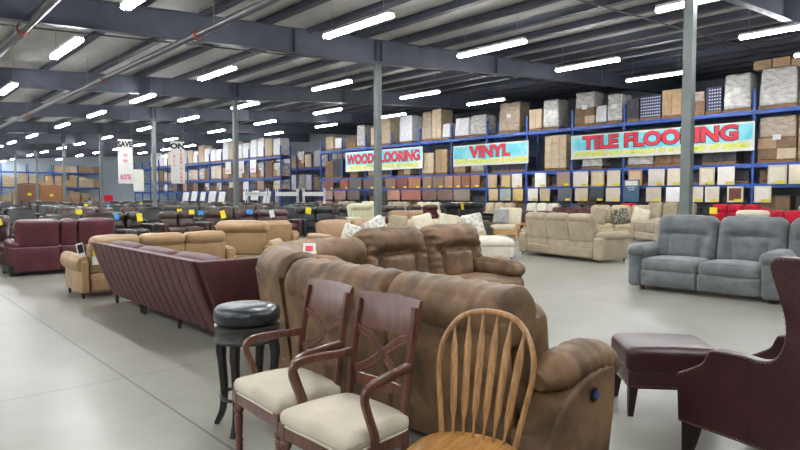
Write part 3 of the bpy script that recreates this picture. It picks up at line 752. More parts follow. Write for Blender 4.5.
# ------------------------------------------------------------------ oak spindle-back chair
wd = thing('spindle_back_chair', 'honey oak bow-back chair with arrow-shaped spindles, closest to the camera', 'chair', (1.73, 1.545, 0), -PI/2+R(17)); wd.scale = (.95, 1, .99)
def saddle(q):
    k = 1-.1*max(0, q.y/.22); q = Vector((q.x*k, q.y, q.z))
    if q.z > 0: q.z -= .016*math.exp(-((abs(q.x)-.1)/.1)**2)*max(0, 1-((q.y-.02)/.22)**2)
    return q
def round_seat():
    V, F = lathe([(.02, .012), (.15, .012), (.205, .016), (.22, .028), (.222, .038), (.212, .045), (.15, .045), (.08, .044), (.02, .043)], 40)
    o = []
    for p in V:
        q = Vector(p); a = math.atan2(q.y, q.x); r = math.hypot(q.x, q.y)
        k = 1+.07*abs(math.sin(2*a))**1.5; q.x *= k; q.y *= k*(1.0 if q.y < 0 else .96)
        if q.z > .04 and r > .03: q.z -= .011*math.exp(-((r-.11)/.05)**2)*(1-.5*max(0, -math.sin(a)))
        o.append(q)
    return o, F
build(MB().add(round_seat(), T(0, 0, .405)), 'seat', M_oakseat, wd)
RK = .26
def bp(u, h): return (u, .165+h*RK-.3*(u*u), .445+h)
hoop = smooth_path([bp(-.17, -.01), bp(-.195, .12), bp(-.222, .27), bp(-.212, .38), bp(-.15, .475), bp(-.06, .512), bp(.06, .512), bp(.15, .475), bp(.212, .38), bp(.222, .27), bp(.195, .12), bp(.17, -.01)], 6)
build(MB().add(tube(hoop, (.0125, .014), 10, up=(0, 1, .3))), 'bow', M_oak, wd)
for k in range(6):
    u0 = -.118+.236*k/5; u1 = u0*1.42
    top = {0: .448, 5: .448, 1: .488, 4: .488, 2: .505, 3: .505}[k]
    a = Vector(bp(u0, -.005)); b = Vector(bp(u1, top)); pts = []; rad = []
    for i in range(25):
        v = i/24; pts.append(a.lerp(b, v))
        w = .006+.0125*max(0, min(1, (v-.12)/.12))*max(0, min(1, (.96-v)/.2))*(.75+.35*v)
        rad.append((w, .0055))
    build(MB().add(tube(pts, rad, sec=SQ if 0 else None, n=10, up=(0, 1, .3))), 'spindle', M_oak, wd)
for sx in (-1, 1):
    for sy in (-1, 1):
        p0 = Vector((sx*.15, sy*.14, .42)); p1 = Vector((sx*.2, sy*.2, 0))
        build(MB().add(tube([p0.lerp(p1, u) for u in (0, .15, .3, .34, .38, .6, .8, .84, 1)], [.014, .018, .02, .015, .02, .018, .014, .017, .011], 12)), 'leg', M_oak, wd)
    build(MB().add(tube([(sx*.175, -.17, .2), (sx*.175, 0, .2), (sx*.175, .17, .2)], [.009, .013, .009], 10)), 'stretcher', M_oak, wd)
build(MB().add(tube([(-.175, 0, .2), (0, 0, .2), (.175, 0, .2)], [.009, .013, .009], 10)), 'stretcher', M_oak, wd)

# ------------------------------------------------------------------ pallet racks
RXF = 26.0     # rack face towards the furniture
def make_rack(name, label, posts, levels, x0=RXF, dep=1.05, htop=5.6, along='y', other=0):
    t = thing(name, label, 'pallet rack', (x0, posts[0], 0) if along == 'y' else (posts[0], x0, 0))
    def M(mb):     # local frame: u along the run, v depth
        if along == 'y': mb.v = [(v, u, z) for u, v, z in mb.v]; mb.f = [tuple(reversed(q)) for q in mb.f]
        return mb
    for p in posts:
        u = p-posts[0]; mb = MB()
        for v in (.04, dep-.04): mb.add(box2(u-.045, u+.045, v-.04, v+.04, 0, htop))
        z = .3
        while z < htop-.7:
            mb.add(tube([(u, .04, z), (u, dep-.04, z+.6)], .018, 4)); mb.add(tube([(u, .04, z), (u, dep-.04, z)], .018, 4)); z += .75
        build(M(mb), 'upright_frame', M_rack, t, smooth=False)
    for a, b in zip(posts, posts[1:]):
        for z in levels:
            for v in (0, dep): build(M(MB().add(box2(a-posts[0]+.045, b-posts[0]-.045, v-.03, v+.03, z-.155, z))), 'beam', M_rack, t, smooth=False)
            mb = MB()
            for k in range(7): mb.add(box2(a-posts[0]+.3*k+.25, a-posts[0]+.3*k+.35, 0, dep, z-.005, z+.008))
            build(M(mb), 'deck_bar', M_rack, t, smooth=False)
    return t
BAY = 2.665
posts = [8.12+BAY*k for k in range(-2, 12)]
make_rack('pallet_rack', 'long blue pallet rack along the side, carrying the three flooring banners', posts, [.35, 1.93, 2.72, 4.78])
posts2 = [43.2+BAY*k for k in range(0, 14)]
make_rack('pallet_rack', 'blue pallet rack farther down the same line, past the gap', posts2, [1.9, 3.0, 4.72])
posts3 = [4+BAY*k for k in range(0, 8)]
make_rack('pallet_rack', 'blue pallet rack against the far wall', [12.6+BAY*k for k in range(0, 5)], [2.5, 4.3], x0=81.6, along='x', htop=5.2)

ncart = [0]
def load(x, y, z, w, h, d, kind, label, group, pal=True):
    """a palletised stack: wooden pallet, cartons and, when wrapped, a creased film around them"""
    name = {'card': 'carton_stack', 'cardp': 'carton_stack', 'card2': 'carton_stack', 'wrap': 'wrapped_pallet', 'wrapb': 'wrapped_pallet', 'wrapw': 'wrapped_pallet', 'case': 'bottle_case_stack', 'dark': 'dark_bundle'}[kind]
    t = thing(name, label, 'pallet load', (x, y, z), 0, group)
    z0 = 0
    if pal:
        mb = MB()
        for k in range(5): mb.add(box2(-d/2, d/2, -w/2+k*(w-.1)/4, -w/2+k*(w-.1)/4+.1, .1, .12))
        for k in range(3): mb.add(box2(-d/2+k*(d-.08)/2, -d/2+k*(d-.08)/2+.08, -w/2, w/2, 0, .1))
        build(mb, 'pallet', M_pal, t, smooth=False); z0 = .12
    hh = h-z0; r = random.Random(int(x*31+y*77+z*13))
    m = {'card': M_card, 'cardp': M_cardp, 'card2': M_card2, 'wrap': M_wrap, 'wrapb': M_wrapb, 'wrapw': M_wrapw, 'case': M_bottle, 'dark': M_dark}[kind]
    k = 0; rows = max(1, round(hh/.42)); cols = max(1, round(w/.42)); mb = MB()
    if kind in ('wrap', 'wrapb', 'wrapw'):
        k = r.random()*20
        def crease(q):
            q = Vector(q); dd = noise.noise(Vector((q.x*4+k, q.y*5, q.z*9)))*.018+noise.noise(Vector((q.x*2+k, q.y*2, q.z*22)))*.01-.015
            n = Vector((q.x/d, q.y/w, 0)); n = n.normalized() if n.length > 1e-6 else n
            return q+n*dd*1.6
        tp = r.uniform(.0, .1); lean = r.uniform(-.012, .012); cut = hh*r.choice((1, 1, .5)) if kind != 'wrapw' else hh; dip = r.uniform(0, .12)
        def stackshape(q):
            q = crease(q); u = max(0, q.z/hh+.5)
            return Vector((q.x*(1-tp*u*u), q.y*(1-tp*u*u)+lean*u, q.z-(dip*max(0, noise.noise(Vector((q.y*2.3+k, q.x*2, 3))))*u if q.z > 0 else 0)))
        if cut < hh:        # bare cartons under the film
            nr = max(1, round(cut/.45)); nc = max(2, round(w/.55))
            for i in range(nr):
                for jj in range(nc): build(MB().add(cushion(d-.02, w/nc-.008, cut/nr-.006, .01, 1, 1), T(0, -w/2+w/nc*(jj+.5), z0+cut/nr*(i+.5))), 'carton', r.choice((M_card, M_cardp, M_card2)), t, smooth=False)
        hw = hh-cut if cut < hh else hh; zb = z0+cut if cut < hh else z0; hh_ = hh; hh = hw
        build(MB().add(cushion(d, w, hw, .06, 8, 2, (0, 0, -.02), stackshape), T(0, 0, zb+hw/2)), 'film_wrap', m, t); hh = hh_
        if r.random() < .6: build(MB().add(box2(-d/2-.015, -d/2-.008, -.14, .14, z0+hh*.45, z0+hh*.45+.2)), 'label_sheet', M_paper, t, smooth=False)
    elif kind == 'case':
        build(MB().add(cushion(d, w, hh, .02, 1, 1), T(0, 0, z0+hh/2)), 'case', m, t); mb = MB()
        for i in range(int(hh/.13)):
            for j in range(int(w/.1)): mb.add(box2(-d/2-.012, -d/2+.01, -w/2+.05+j*.1-.022, -w/2+.05+j*.1+.022, z0+.04+i*.13, z0+.085+i*.13))
        o = build(mb, 'bottle_caps', M_cap, t, smooth=False); o['kind'] = 'stuff'
    else:
        for i in range(rows):
            for j in range(cols):
                jx = r.uniform(-.02, .02); a = hh/rows; b = w/cols
                c = build(MB().add(cushion(d+jx, b-.012, a-.006, .008, 1, 1), T(jx/2, -w/2+b*(j+.5), z0+a*(i+.5))), 'carton', m, t, smooth=False)
    return t
TOPL = [  # y, width, height, kind on the top beam of the near run (y measured along the rack)
    (36.3, .9, 1.0, 'cardp'), (35.0, .8, .85, 'wrapw'), (33.7, 1.1, .8, 'card2'), (32.3, .9, 1.55, 'wrap'), (31.0, .9, 1.25, 'cardp'), (29.6, 1.0, 1.9, 'cardp'), (28.1, 1.2, 1.75, 'wrapw'), (26.6, 1.25, 1.8, 'wrapb'),
    (25.35, 1.05, 1.85, 'cardp'), (24.15, .95, .95, 'wrapw'), (22.85, 1.1, 1.15, 'wrapw'), (21.45, 1.15, 1.2, 'wrap'), (19.95, 1.4, 1.65, 'wrapb'), (18.75, .75, 1.1, 'cardp'), (17.65, .95, 1.5, 'wrap'),
    (16.05, 1.45, 1.62, 'wrap'), (14.85, .8, .9, 'wrapw'), (13.9, 1.05, 1.35, 'wrap'), (13.05, .55, 1.0, 'dark'), (12.3, .95, 1.05, 'case'), (11.35, .85, 1.2, 'card'), (10.55, .7, 1.0, 'wrapb'), (9.85, .6, 1.1, 'case'), (8.85, 1.05, 1.5, 'wrap'),
    (7.55, 1.3, 1.55, 'wrap'), (6.3, 1.0, 1.45, 'card'), (5.1, 1.1, 1.3, 'wrap')]
KN = {'card': 'brown cartons', 'cardp': 'pale cartons', 'card2': 'dark brown cartons', 'wrap': 'silvery film-wrapped load', 'wrapb': 'brown film-wrapped load', 'wrapw': 'white film-wrapped load', 'case': 'dark cases of white-capped bottles', 'dark': 'dark bundled goods'}
def fit(items, ps):
    """keeps every load between two uprights and clear of its neighbours"""
    out = []
    for a, b in zip(ps, ps[1:]):
        its = sorted([it for it in items if a <= it[0] < b])
        if not its: continue
        lo, hi = a+.13, b-.13; tot = sum(it[1] for it in its)+.06*(len(its)-1)
        k = min(1, (hi-lo)/tot); cur = lo; rem = tot*k
        for it in its:
            w = it[1]*k; rest = rem-w
            y = max(cur+w/2, min(it[0], hi-rest-w/2)); cur = y+w/2+.06*k; rem = rest-.06*k
            out.append((y, w)+tuple(it[2:]))
    return sorted(out, key=lambda t: -t[0])
TOPL = fit(TOPL, posts)
for i, (y, w, h, k) in enumerate(TOPL):
    load(RXF+.52, y, 4.795, w, h, 1.0, k, '%s on the top rack beam, %s pallet counted from the gap' % (KN[k], ORD[i]), 'pallet loads on the top beam')
for i, (y, w, h) in enumerate(((7.95, .62, .36), (7.3, .6, .36), (6.7, .55, .36))):
    load(RXF+.5, y, 4.795+(1.55 if y > 6.8 else 1.45)+.005, w, h, .6, 'card', 'loose brown carton lying on the silvery load at the rack end, %s of three' % ORD[i], 'cartons on top of the wrapped load', pal=False)
MIDL = [(36.1, 1.0, 1.3, 'card2'), (34.9, 1.0, 1.4, 'dark'), (33.5, .9, 1.2, 'card2'), (31.9, 1.1, 1.0, 'wrapb'), (30.1, 1.1, 1.2, 'dark'), (28.3, 1.2, 1.1, 'wrapb'), (26.2, 1.0, 1.35, 'cardp'), (25.0, .95, 1.5, 'card'), (23.6, .9, 1.45, 'card'), (22.2, 1.0, .8, 'wrap'), (20.3, 1.2, .9, 'dark'),
        (19.0, 1.0, .8, 'dark'), (17.1, 1.25, 1.75, 'cardp'), (15.1, 1.1, .9, 'wrap'), (13.0, 1.3, .75, 'wrap'), (11.2, 1.2, .7, 'card2'), (9.4, 1.3, .8, 'dark'), (7.05, 1.35, 1.75, 'wrapb'), (5.6, 1.1, 1.7, 'card')]
for i, (y, w, h, k) in enumerate(fit(MIDL, posts)):
    load(RXF+.56, y, 2.735, w, h, .95, k, '%s at banner height in the rack, %s counted from the gap' % (KN[k], ORD[i]), 'pallet loads behind the banners')
LOWL = [(RXF+.62, 8.12+BAY*k+BAY/2+s*.62, z, 1.05, h, kk) for k in range(-2, 11) for s in (-1, 1) for (z, h, kk) in ((.365, 1.1, 'dark' if (k+s) % 3 else 'card2'), (1.945, .5, 'card2' if (k+s) % 4 == 0 else 'dark'))]
for i, (x, y, z, w, h, k) in enumerate(LOWL):
    lv = 'bottom' if z < 1 else 'upper sample'
    load(x, y, z, w, h, .8, k, '%s behind the sample boards, %s shelf, %s from the open end' % (KN[k], lv, ORD[i//2]), 'stock behind the sample boards')

# second run, past the gap
r2 = random.Random(11)
for i in range(22):
    y = 43.2+BAY*(i//2+.5)+(.64 if i % 2 else -.64)
    for (z, lv) in ((1.915, 'lower'), (3.015, 'middle'), (4.735, 'top')):
        if lv == 'lower' and i % 2: continue
        k = r2.choice(['card', 'cardp', 'wrapw', 'wrap', 'card2'] if lv != 'top' else ['wrapw', 'wrapw', 'cardp', 'wrap'])
        h = {'lower': .85, 'middle': r2.uniform(1.0, 1.45), 'top': r2.uniform(1.2, 1.8)}[lv]
        load(RXF+.55, y, z, 1.14, h, .95, k, '%s on the %s beam of the farther rack, %s past the gap' % (KN[k], lv, ORD[i]), 'pallet loads on the farther rack')
for i in range(9):    # leaning stone slabs under the farther rack
    y = 45.2+i*2.1
    t = thing('stone_slab', 'white stone slab leaning under the farther rack, %s past the gap' % ORD[i], 'stone slab', (RXF-.35, y, 0), 0, 'leaning stone slabs')
    build(MB().add(cushion(.03, 1.1+.2*(i % 3), 1.85+.15*(i % 2), .006, 1, 1), RY(R(10)) @ T(0, 0, .95)), 'slab', M_slab, t); build(box2(-.1, .25, -.5, .5, 0, .06), 'slab_rest', M_pine, t, smooth=False)
make_rack('pallet_rack', 'blue pallet rack seen through the gap, by the side wall', [42.5+BAY*k for k in range(6)], [1.9, 4.1], x0=32.2, htop=5.4)
for i in range(10):
    y = 42.5+BAY*(i//2+.5)+(.62 if i % 2 else -.62)
    for z, lv in ((1.915, 'lower'), (4.115, 'upper')):
        k = r2.choice(['wrapw', 'wrapw', 'cardp', 'wrap', 'card'])
        load(32.2+.55, y, z, 1.05, r2.uniform(1.1, 1.7), .95, k, '%s, %s beam of the side wall rack, %s in line' % (KN[k], lv, ORD[i]), 'pallet loads by the side wall')
# far-wall rack goods
r3 = random.Random(5); n = 0
for lv, z, xs in (('lower', 2.52, [12.6+BAY*(k+.5)+d for k in range(4) for d in (-.83, 0, .83)]), ('top', 4.32, [12.6+BAY*(k+.5)+d for k in (2, 3) for d in (-.83, 0, .83)])):
    for i, x in enumerate(xs):
        load(x, 82.12, z, .8, r3.uniform(.8, 1.6) if lv == 'lower' else r3.uniform(.7, 1.1), .8, r3.choice(['card', 'card', 'cardp']), 'brown carton pile on the %s beam of the far wall rack, %s in line' % (lv, ORD[i]), 'cartons along the far wall', pal=False)
for i in range(11):
    x = 11.5+i*1.0; 
    load(x, 79.0+r3.uniform(-.3, .3), 0, .9, 1.2+r3.uniform(0, .9), .8, 'card', 'pile of brown cartons standing before the far wall, %s in line' % ORD[i], 'carton piles before the far wall')

# ------------------------------------------------------------------ flooring sample boards
def board(y0, y1, z0, z1, col, tagged=True, frame=None, planks=0, row='upper', i=0, cname='beige'):
    t = thing('flooring_sample', '', 'flooring sample', (RXF-.1, (y0+y1)/2, z0), 0, 'flooring samples on the rack')
    w = abs(y1-y0); h = z1-z0
    m = mat('sample_'+col, '#'+col, .5, hex2='#'+''.join('%02x' % min(255, int(int(col[k:k+2], 16)*1.05)) for k in (0, 2, 4)), scale=4, stretch=(1, 1, 6) if planks else (1, 1, 1))
    if frame:
        build(box2(-.015, .015, -w/2, w/2, 0, h), 'frame', mat('sample_frame_'+frame, '#'+frame, .5, hex2='#'+frame, scale=4), t, smooth=False)
        build(box2(-.022, -.014, -w/2+.07, w/2-.07, .07, h-.07), 'panel', m, t, smooth=False)
    elif planks:
        mb = MB()
        for k in range(planks): mb.add(box2(-.015, .015, -w/2+w*k/planks+.003, -w/2+w*(k+1)/planks-.003, 0, h))
        build(mb, 'panel', m, t, smooth=False)
    else: build(MB().add(cushion(.03, w, h, .006, 1, 1), T(0, 0, h/2)), 'panel', m, t)
    if tagged: build(box2(-.03, -.024, -w*.42, -w*.42+min(.28, w*.5), .03, .13), 'price_tag', M_yellow, t, smooth=False)
    build(box2(.015, .075, -.06, .06, h-.1, h-.02), 'hook', M_dark, t, smooth=False)
    t['label'] = '%s flooring sample board, %s rack row, %s from the gap' % (cname, row, ORD[i])
def ypx(px):   # where a sight line at this bearing meets the rack face
    a = R(42.3)+math.atan((px-400)/600); return (RXF-.075)/math.tan(a)
UP = [(326, 334, '6f4038', 'reddish', 0, 2), (341, 349, '84483c', 'brick red', 0, 2), (350, 362, '5a5252', 'dark grey-brown', 0, 3), (364, 375, '62504a', 'dusky brown', 0, 3), (386, 396, '8a6a5c', 'rose brown', 0, 3), (397, 408, '7a4038', 'red-brown', 0, 3), (409, 421, '9c6a4a', 'copper brown', 0, 3),
      (423, 432, '8f6f58', 'walnut brown', 0, 3), (433, 444, '7c6455', 'smoky brown', 0, 3), (445, 453, '9a7560', 'warm brown', 0, 2), (454, 461, 'a0704e', 'honey brown', 0, 2), (462, 470, '8d5d40', 'chestnut', 0, 2), (471, 480, '96694c', 'russet', 0, 2),
      (488, 497, 'b89f86', 'tan', 0, 0), (501, 511, 'c8b080', 'sand coloured', '8f7850', 0), (512, 522, 'dcd6cc', 'off white', 0, 0), (535, 546, 'eeeeec', 'bright white', 0, 0), (557, 570, '9a8472', 'taupe', 0, 2), (573, 588, 'cfc8bd', 'pale stone', 0, 0), (591, 604, 'cdbf9f', 'straw coloured', 'b9a680', 0), (607, 620, 'd3c7b3', 'cream stone', 0, 0),
      (628, 642, 'c2a888', 'tan tile', 'a87b52', 0), (648, 664, 'cbc4b8', 'light grey stone', 0, 0), (667, 681, 'd8cdb8', 'ivory', 0, 0), (699, 714, 'd8cfb9', 'cream framed', 'c6ba9c', 0), (717, 734, 'e4e0d6', 'chalk white', 0, 0), (767, 786, 'd2cbb8', 'pale beige', 'c4bca6', 0), (788, 808, 'd6cdb6', 'light cream', 0, 0)]
LO = [(325, 333, 'a08078', 'pinkish brown', 0, 3), (335, 346, '94746a', 'dusty rose brown', 0, 3), (348, 360, '6a5a56', 'ash brown', 0, 3), (388, 400, 'b0826a', 'peach brown', 0, 3), (402, 421, '9c5f52', 'terracotta brown', 0, 4), (423, 437, '6f5248', 'cocoa brown', 0, 3), (438, 453, '74584d', 'umber', 0, 3), (454, 470, '85796d', 'weathered grey', 0, 4),
      (489, 498, 'c9b08c', 'buff', 0, 0), (500, 511, '9aa3a6', 'blue-grey', 0, 0), (513, 523, 'c9a878', 'golden tan', 0, 0), (528, 538, 'e8e4da', 'white', 0, 0), (540, 550, 'b9a78c', 'khaki', 0, 0), (558, 572, '5b6068', 'charcoal grey', 0, 0), (575, 588, 'c2b29c', 'sandstone', 0, 0), (590, 604, '2f3a3c', 'black', 0, 0), (606, 620, 'd0c4b0', 'parchment', 0, 0),
      (646, 661, 'c6bba8', 'greige', 0, 0), (666, 688, 'e9e9e8', 'wide white', 0, 0), (690, 703, 'd5cbb8', 'pale sand', 'd9d2c4', 0), (705, 719, 'd6cdb8', 'light ivory', 'e2dccf', 0), (727, 743, '6f3a30', 'brick red mosaic', 'd8cdb8', 0), (754, 771, 'dcd9d0', 'white mosaic', 'd6d2bb', 0)]
for i, (a, b, c, nm, fr, pl) in enumerate(UP): board(ypx(a), ypx(b), 1.93 if pl else 1.9, 2.62, c, True, fr or None, pl, 'upper', i, nm)
for i, (a, b, c, nm, fr, pl) in enumerate(LO): board(ypx(a), ypx(b), 1.2, 1.83, c, pl == 0, fr or None, pl, 'lower', i, nm)
pb = thing('poster_board', 'blue poster board with white heading among the tile samples', 'poster', (RXF-.19, (ypx(625)+ypx(640))/2, 1.2), 0)
w = ypx(625)-ypx(640)
build(box2(-.02, .02, -w/2, w/2, 0, .98), 'board', mat('poster_blue', '#37566f', .5, hex2='#40627c', scale=3), pb, smooth=False)
build(box2(-.026, -.018, -w/2+.06, w/2-.06, .72, .93), 'heading', M_paper, pb, smooth=False)
for k, (b, z) in enumerate((('NATURAL', .6), ('STONE', .5))): text(b, .1, M_paper, pb, (-.024, .0, z), (PI/2, 0, -PI/2), 'lettering', .0, .002, .9, 'CENTER')
build(box2(-.02, .3, -.05, .05, -.01, .0), 'bracket', M_dark, pb, smooth=False)
# ------------------------------------------------------------------ banners on the rack
def banner(y0, y1, z0, z1, head, sub, label, hs, subs, hoff, hw, sw, sh='plain'):
    t = thing('banner', label, 'banner', (RXF-.09, (y0+y1)/2, z0), 0)
    w = abs(y0-y1); h = z1-z0
    V = [(0, -w/2, 0), (0, w/2, 0), (0, w/2, h), (0, -w/2, h)]
    build(box2(-.006, .006, -w/2, w/2, 0, h), 'sheet', M_cream_b, t, smooth=False)
    # cyan field with a ragged lower edge
    rr = random.Random(len(head)); top = [(-w/2+.06, h-.08), (w/2-.06, h-.08)]; lo = []
    for k in range(15):
        u = k/14; lo.append((w/2-.06-(w-.12)*u, .36*h+rr.uniform(-.05, .05)-.06*math.sin(u*PI)))
    poly = top+lo; n = len(poly)
    build(([(-.0075, y, z) for y, z in poly], [tuple(range(n))]), 'colour_field', M_cyan, t, smooth=False)
    rz = (PI/2, 0, -PI/2)
    w1 = text_width(head, 1.0)
    for (m, off, bo, x) in ((M_txtblack, .016, .056, -.011), (M_txtred, 0, .03, -.017)):
        text(head, hs, m, t, (x, hoff+off*.4, h*.42-off*.6), rz, 'lettering', bo, .002, hw/(w1*hs), 'CENTER')
    w2 = text_width(sub, 1.0)
    for (m, bo, x) in ((M_txtblack, .011, -.011), (M_txtyel, .009, -.016)):
        text(sub, subs, m, t, (x, 0, h*.12), rz, 'sublettering', bo, .002, sw/(w2*subs), 'CENTER', .25)
    for y in (-w/2+.03, w/2-.03):
        for z in (.04, h-.04): build(tube([(0, y, z), (.055, y, z)], .01, 6), 'tie', M_dark, t)
banner(34.2, 26.4, 3.15, 4.5, 'WOOD FLOORING', 'solid, engineered & laminate', 'cyan and white banner lettered WOOD FLOORING hung on the blue rack', .86, .46, 0, 7.3, 6.8)
banner(23.87, 18.6, 3.15, 4.33, 'VINYL', '100% waterproof & durable', 'cyan banner lettered VINYL in red hung on the blue rack', .84, .38, -.05, 2.75, 4.95)
banner(16.1, 8.05, 3.22, 4.36, 'TILE FLOORING', 'porcelain and ceramic in a variety of styles', 'long banner lettered TILE FLOORING behind the nearest column', .82, .36, -.05, 6.75, 7.6)
# ------------------------------------------------------------------ hanging sale banners
def sale(x, y, z0, z1, w, head, lines, label, rz):
    t = thing('hanging_banner', label, 'banner', (x, y, z0), rz)
    h = z1-z0
    build(box2(-w/2, w/2, -.005, .005, 0, h), 'sheet', M_paper, t, smooth=False)
    build(box2(-w/2, w/2, -.008, .008, h-.01, h+.01), 'top_rod', M_dark, t, smooth=False)
    text(head, .36, M_txtblack, t, (0, -.008, h-.36), (PI/2, 0, 0), 'lettering', .02, .002, .95*w/(text_width(head, .36)), 'CENTER')
    for b, s, m, xx, z in lines: text(b, s, m, t, (xx, -.008, z), (PI/2, 0, 0), 'lettering', .008, .002, .8, 'CENTER')
    for q in (-1, 1): build(tube([(q*w*.45, 0, h), (q*w*.45, 0, zroof(x)-z1+h-.26)], .004, 4), 'cord', M_cordc, t)
sale(9.63, 30.0, 2.04, 4.15, .64, 'SAVE', [('up', .26, M_txtpink, 0, 1.3), ('to', .26, M_txtpink, 0, 1.02), ('60%', .36, M_txtpink, 0, .2)], 'white hanging banner with black SAVE heading and pink discount', -R(20))
sale(12.15, 30.0, 2.08, 4.2, .66, 'ON', [(c_, .2, M_txtred, -.16, 1.3-.21*k) for k, c_ in enumerate('ALL')]+[(c_, .19, M_txtred, .16, 1.58-.19*k) for k, c_ in enumerate('FURNITURE')], 'white hanging banner with black ON heading and red lettering down it', -R(22))
cb = thing('cloth_banner', 'plain cream cloth banner hung between the two sale banners', 'banner', (18.6, 54.6, 1.85), -R(20))
build(box2(-.42, .42, -.006, .006, 0, 1.95), 'sheet', M_cream_b, cb, smooth=False); build(box2(-.44, .44, -.012, .012, 1.93, 1.97), 'top_rod', M_dark, cb, smooth=False)
for q in (-1, 1): build(tube([(q*.4, 0, 1.95), (q*.4, 0, zroof(18.6)-1.85-.26)], .006, 4), 'cord', M_cordc, cb)
for i, y in enumerate((52.3, 49.8, 47.6)):
    t = thing('rack_sign', 'white sign with pink lettering on the farther rack, %s of three toward the gap' % ORD[i], 'sign', (RXF-.06, y, 3.5), 0, 'white signs on the farther rack')
    build(box2(-.01, .01, -.55, .55, 0, 1.1), 'sheet', M_paper, t, smooth=False); text('SALE', .3, M_txtpink, t, (-.014, 0, .2), (PI/2, 0, -PI/2), 'lettering', .01, .002, 1.1, 'CENTER')

# ------------------------------------------------------------------ middle-distance showroom furniture
def tagged(t, m, x, z, y=-.2, w=.15, h=.2): card(t, 'price_tag', m, (x, y, z), w, h, R(rng.uniform(-12, 12)), R(-10), R(rng.uniform(-14, 14)))
# dark recliners facing the camera, nearest row
def rec(label, m, x, y, W, seats, rz=0, hb=1.02, **k):
    o = make_sofa('reclining_sofa' if seats > 1 else 'recliner', label, 'sofa' if seats > 1 else 'armchair', m, W, .98, hb, seats, 'recliner', .26, .62, 13, 2, **k); return put(o, x, y, rz)
def span(px0, px1, y): return [y*math.tan(R(42.3)+math.atan((p-400)/600)) for p in (px0, px1)]   # two bearings met with the line of the row
YM = 18.2
def inrow(label, m, p0, p1, seats, hb=.96, y=YM, **k):
    a, b = span(p0, p1, y); o = make_sofa('reclining_sofa' if seats > 1 else 'recliner', label, 'sofa' if seats > 1 else 'armchair', m, b-a-.05, .98, hb, seats, 'pillow', min(.16, (b-a)*.1), .62, 16, 3, **k)
    for q in kids(o):      # a stitched head pillow across the top of each back
        if q.name.startswith('back_cushion'):
            cx = sum(v.co.x for v in q.data.vertices)/len(q.data.vertices); sw = (b-a-.05-2*min(.16, (b-a)*.1))/seats
            build(MB().add(cushion(sw-.03, .26, .26, .11, 5, 4, (0, .03, .02), wr(.014, 6, 6, 6, cx)), T(cx, .3, hb-.13)), 'head_pillow', m, o)
    return put(o, (a+b)/2, y+.25, 0)
o = rec('dark chocolate leather sofa with a yellow tag, half behind the burgundy loveseat', M_choc, 1.75, 14.9, 2.0, 2); tagged(o, M_yellow, .42, .9, -.1, .2, .14)
o = rec('espresso leather sofa whose back shows over the burgundy loveseat', M_esp, 3.95, 15.3, 2.1, 2)
o = inrow('espresso leather loveseat with a blue and a yellow tag, beyond the burgundy loveseat', M_esp, 106, 154, 2); tagged(o, M_blue, -.4, .85, -.1, .24, .18); tagged(o, M_yellow, .3, .82, -.1, .16, .24)
o = inrow('chocolate brown reclining loveseat with yellow and blue tags, beyond the long tan sofa', M_choc, 160, 207, 2); tagged(o, M_yellow, .3, .95, -.1, .16, .14); tagged(o, M_blue, .6, .92, -.1, .16, .14)
o = inrow('brown leather recliner with one yellow tag, beyond the tan corner seat', M_choc, 208, 233, 1); tagged(o, M_yellow, .15, .85, -.1, .16, .26)
o = inrow('red-brown leather reclining sofa with blue and white tags', M_redbr, 241, 300, 3); tagged(o, M_blue, -.75, .92, -.1, .24, .16); tagged(o, M_paper, .1, .84, -.1, .17, .26)
o = inrow('black leather reclining sofa with a yellow tag, beyond the red-brown one', M_black, 300, 345, 2, 1.04); tagged(o, M_yellow, -.55, .92, -.1, .24, .24); card(o, 'price_card', M_paper, (.45, -.52, .5), .2, .2, R(20), R(-20))
inrow('dark brown leather recliner tucked beside the pale cream recliner', M_esp, 345, 357, 1, .98, 19.6)
inrow('pale cream leather recliner with a wide back, right behind the nearer middle column', M_lime, 355, 383, 1, 1.15)
inrow('dark brown leather loveseat just past the pale cream recliner', M_choc, 387, 416, 2, 1.04)
inrow('taupe brown leather recliner between the dark brown loveseat and the dark red recliner', M_choc, 416, 432, 1, 1.06)
inrow('dark red leather recliner beside the glossy black sofa', mat('dark_red_leather', '#4f1822', .4, hex2='#5e222c', scale=4), 432, 448, 1, 1.06)
o = inrow('glossy black leather reclining sofa with a long yellow tag, before the wood samples', M_black, 449, 494, 3, 1.12); tagged(o, M_yellow, -.55, 1.0, -.12, .2, .34)
# beige and tan group behind the brown sectional
o = make_sofa('sofa', 'tan fabric sofa carrying two feather-patterned pillows', 'sofa', M_caramel, 2.1, .95, .9, 2, 'pillow', .22, .62, 10, 2); put(o, 8.45, 10.75, R(-8))
def pillow(label, m, x, y, z, s, rz, tilt, roll=0, group='scatter pillows'):
    t = tag(build(MB().add(cushion(s, .16, s, .075, 5, 4, (0, .05, 0), lambda q: q+Vector((q.x*.05*abs(q.z)/(s/2), 0, q.z*.05*abs(q.x)/(s/2)))), RX(tilt) @ RY(roll)), 'pillow', m), label, 'pillow', group)
    t.location = (x, y, z); t.rotation_euler = (0, 0, rz); return t
pillow('feather-patterned grey pillow, smaller of two on the tan fabric sofa', M_pattern, 7.93, 10.27, .64, .4, R(-25), -R(18), R(20))
pillow('feather-patterned grey pillow, larger of two on the tan fabric sofa', M_pattern, 8.4, 10.0, .72, .5, R(-30), -R(14), R(-28))
SX, SY, SA = 11.0, 10.75, -R(42)
o = make_sofa('sofa', 'beige fabric sofa heaped with pillows behind the brown tufted backs', 'sofa', M_beige, 2.5, .95, .84, 3, 'pillow', .22, .6, 10, 2); put(o, SX, SY, SA)
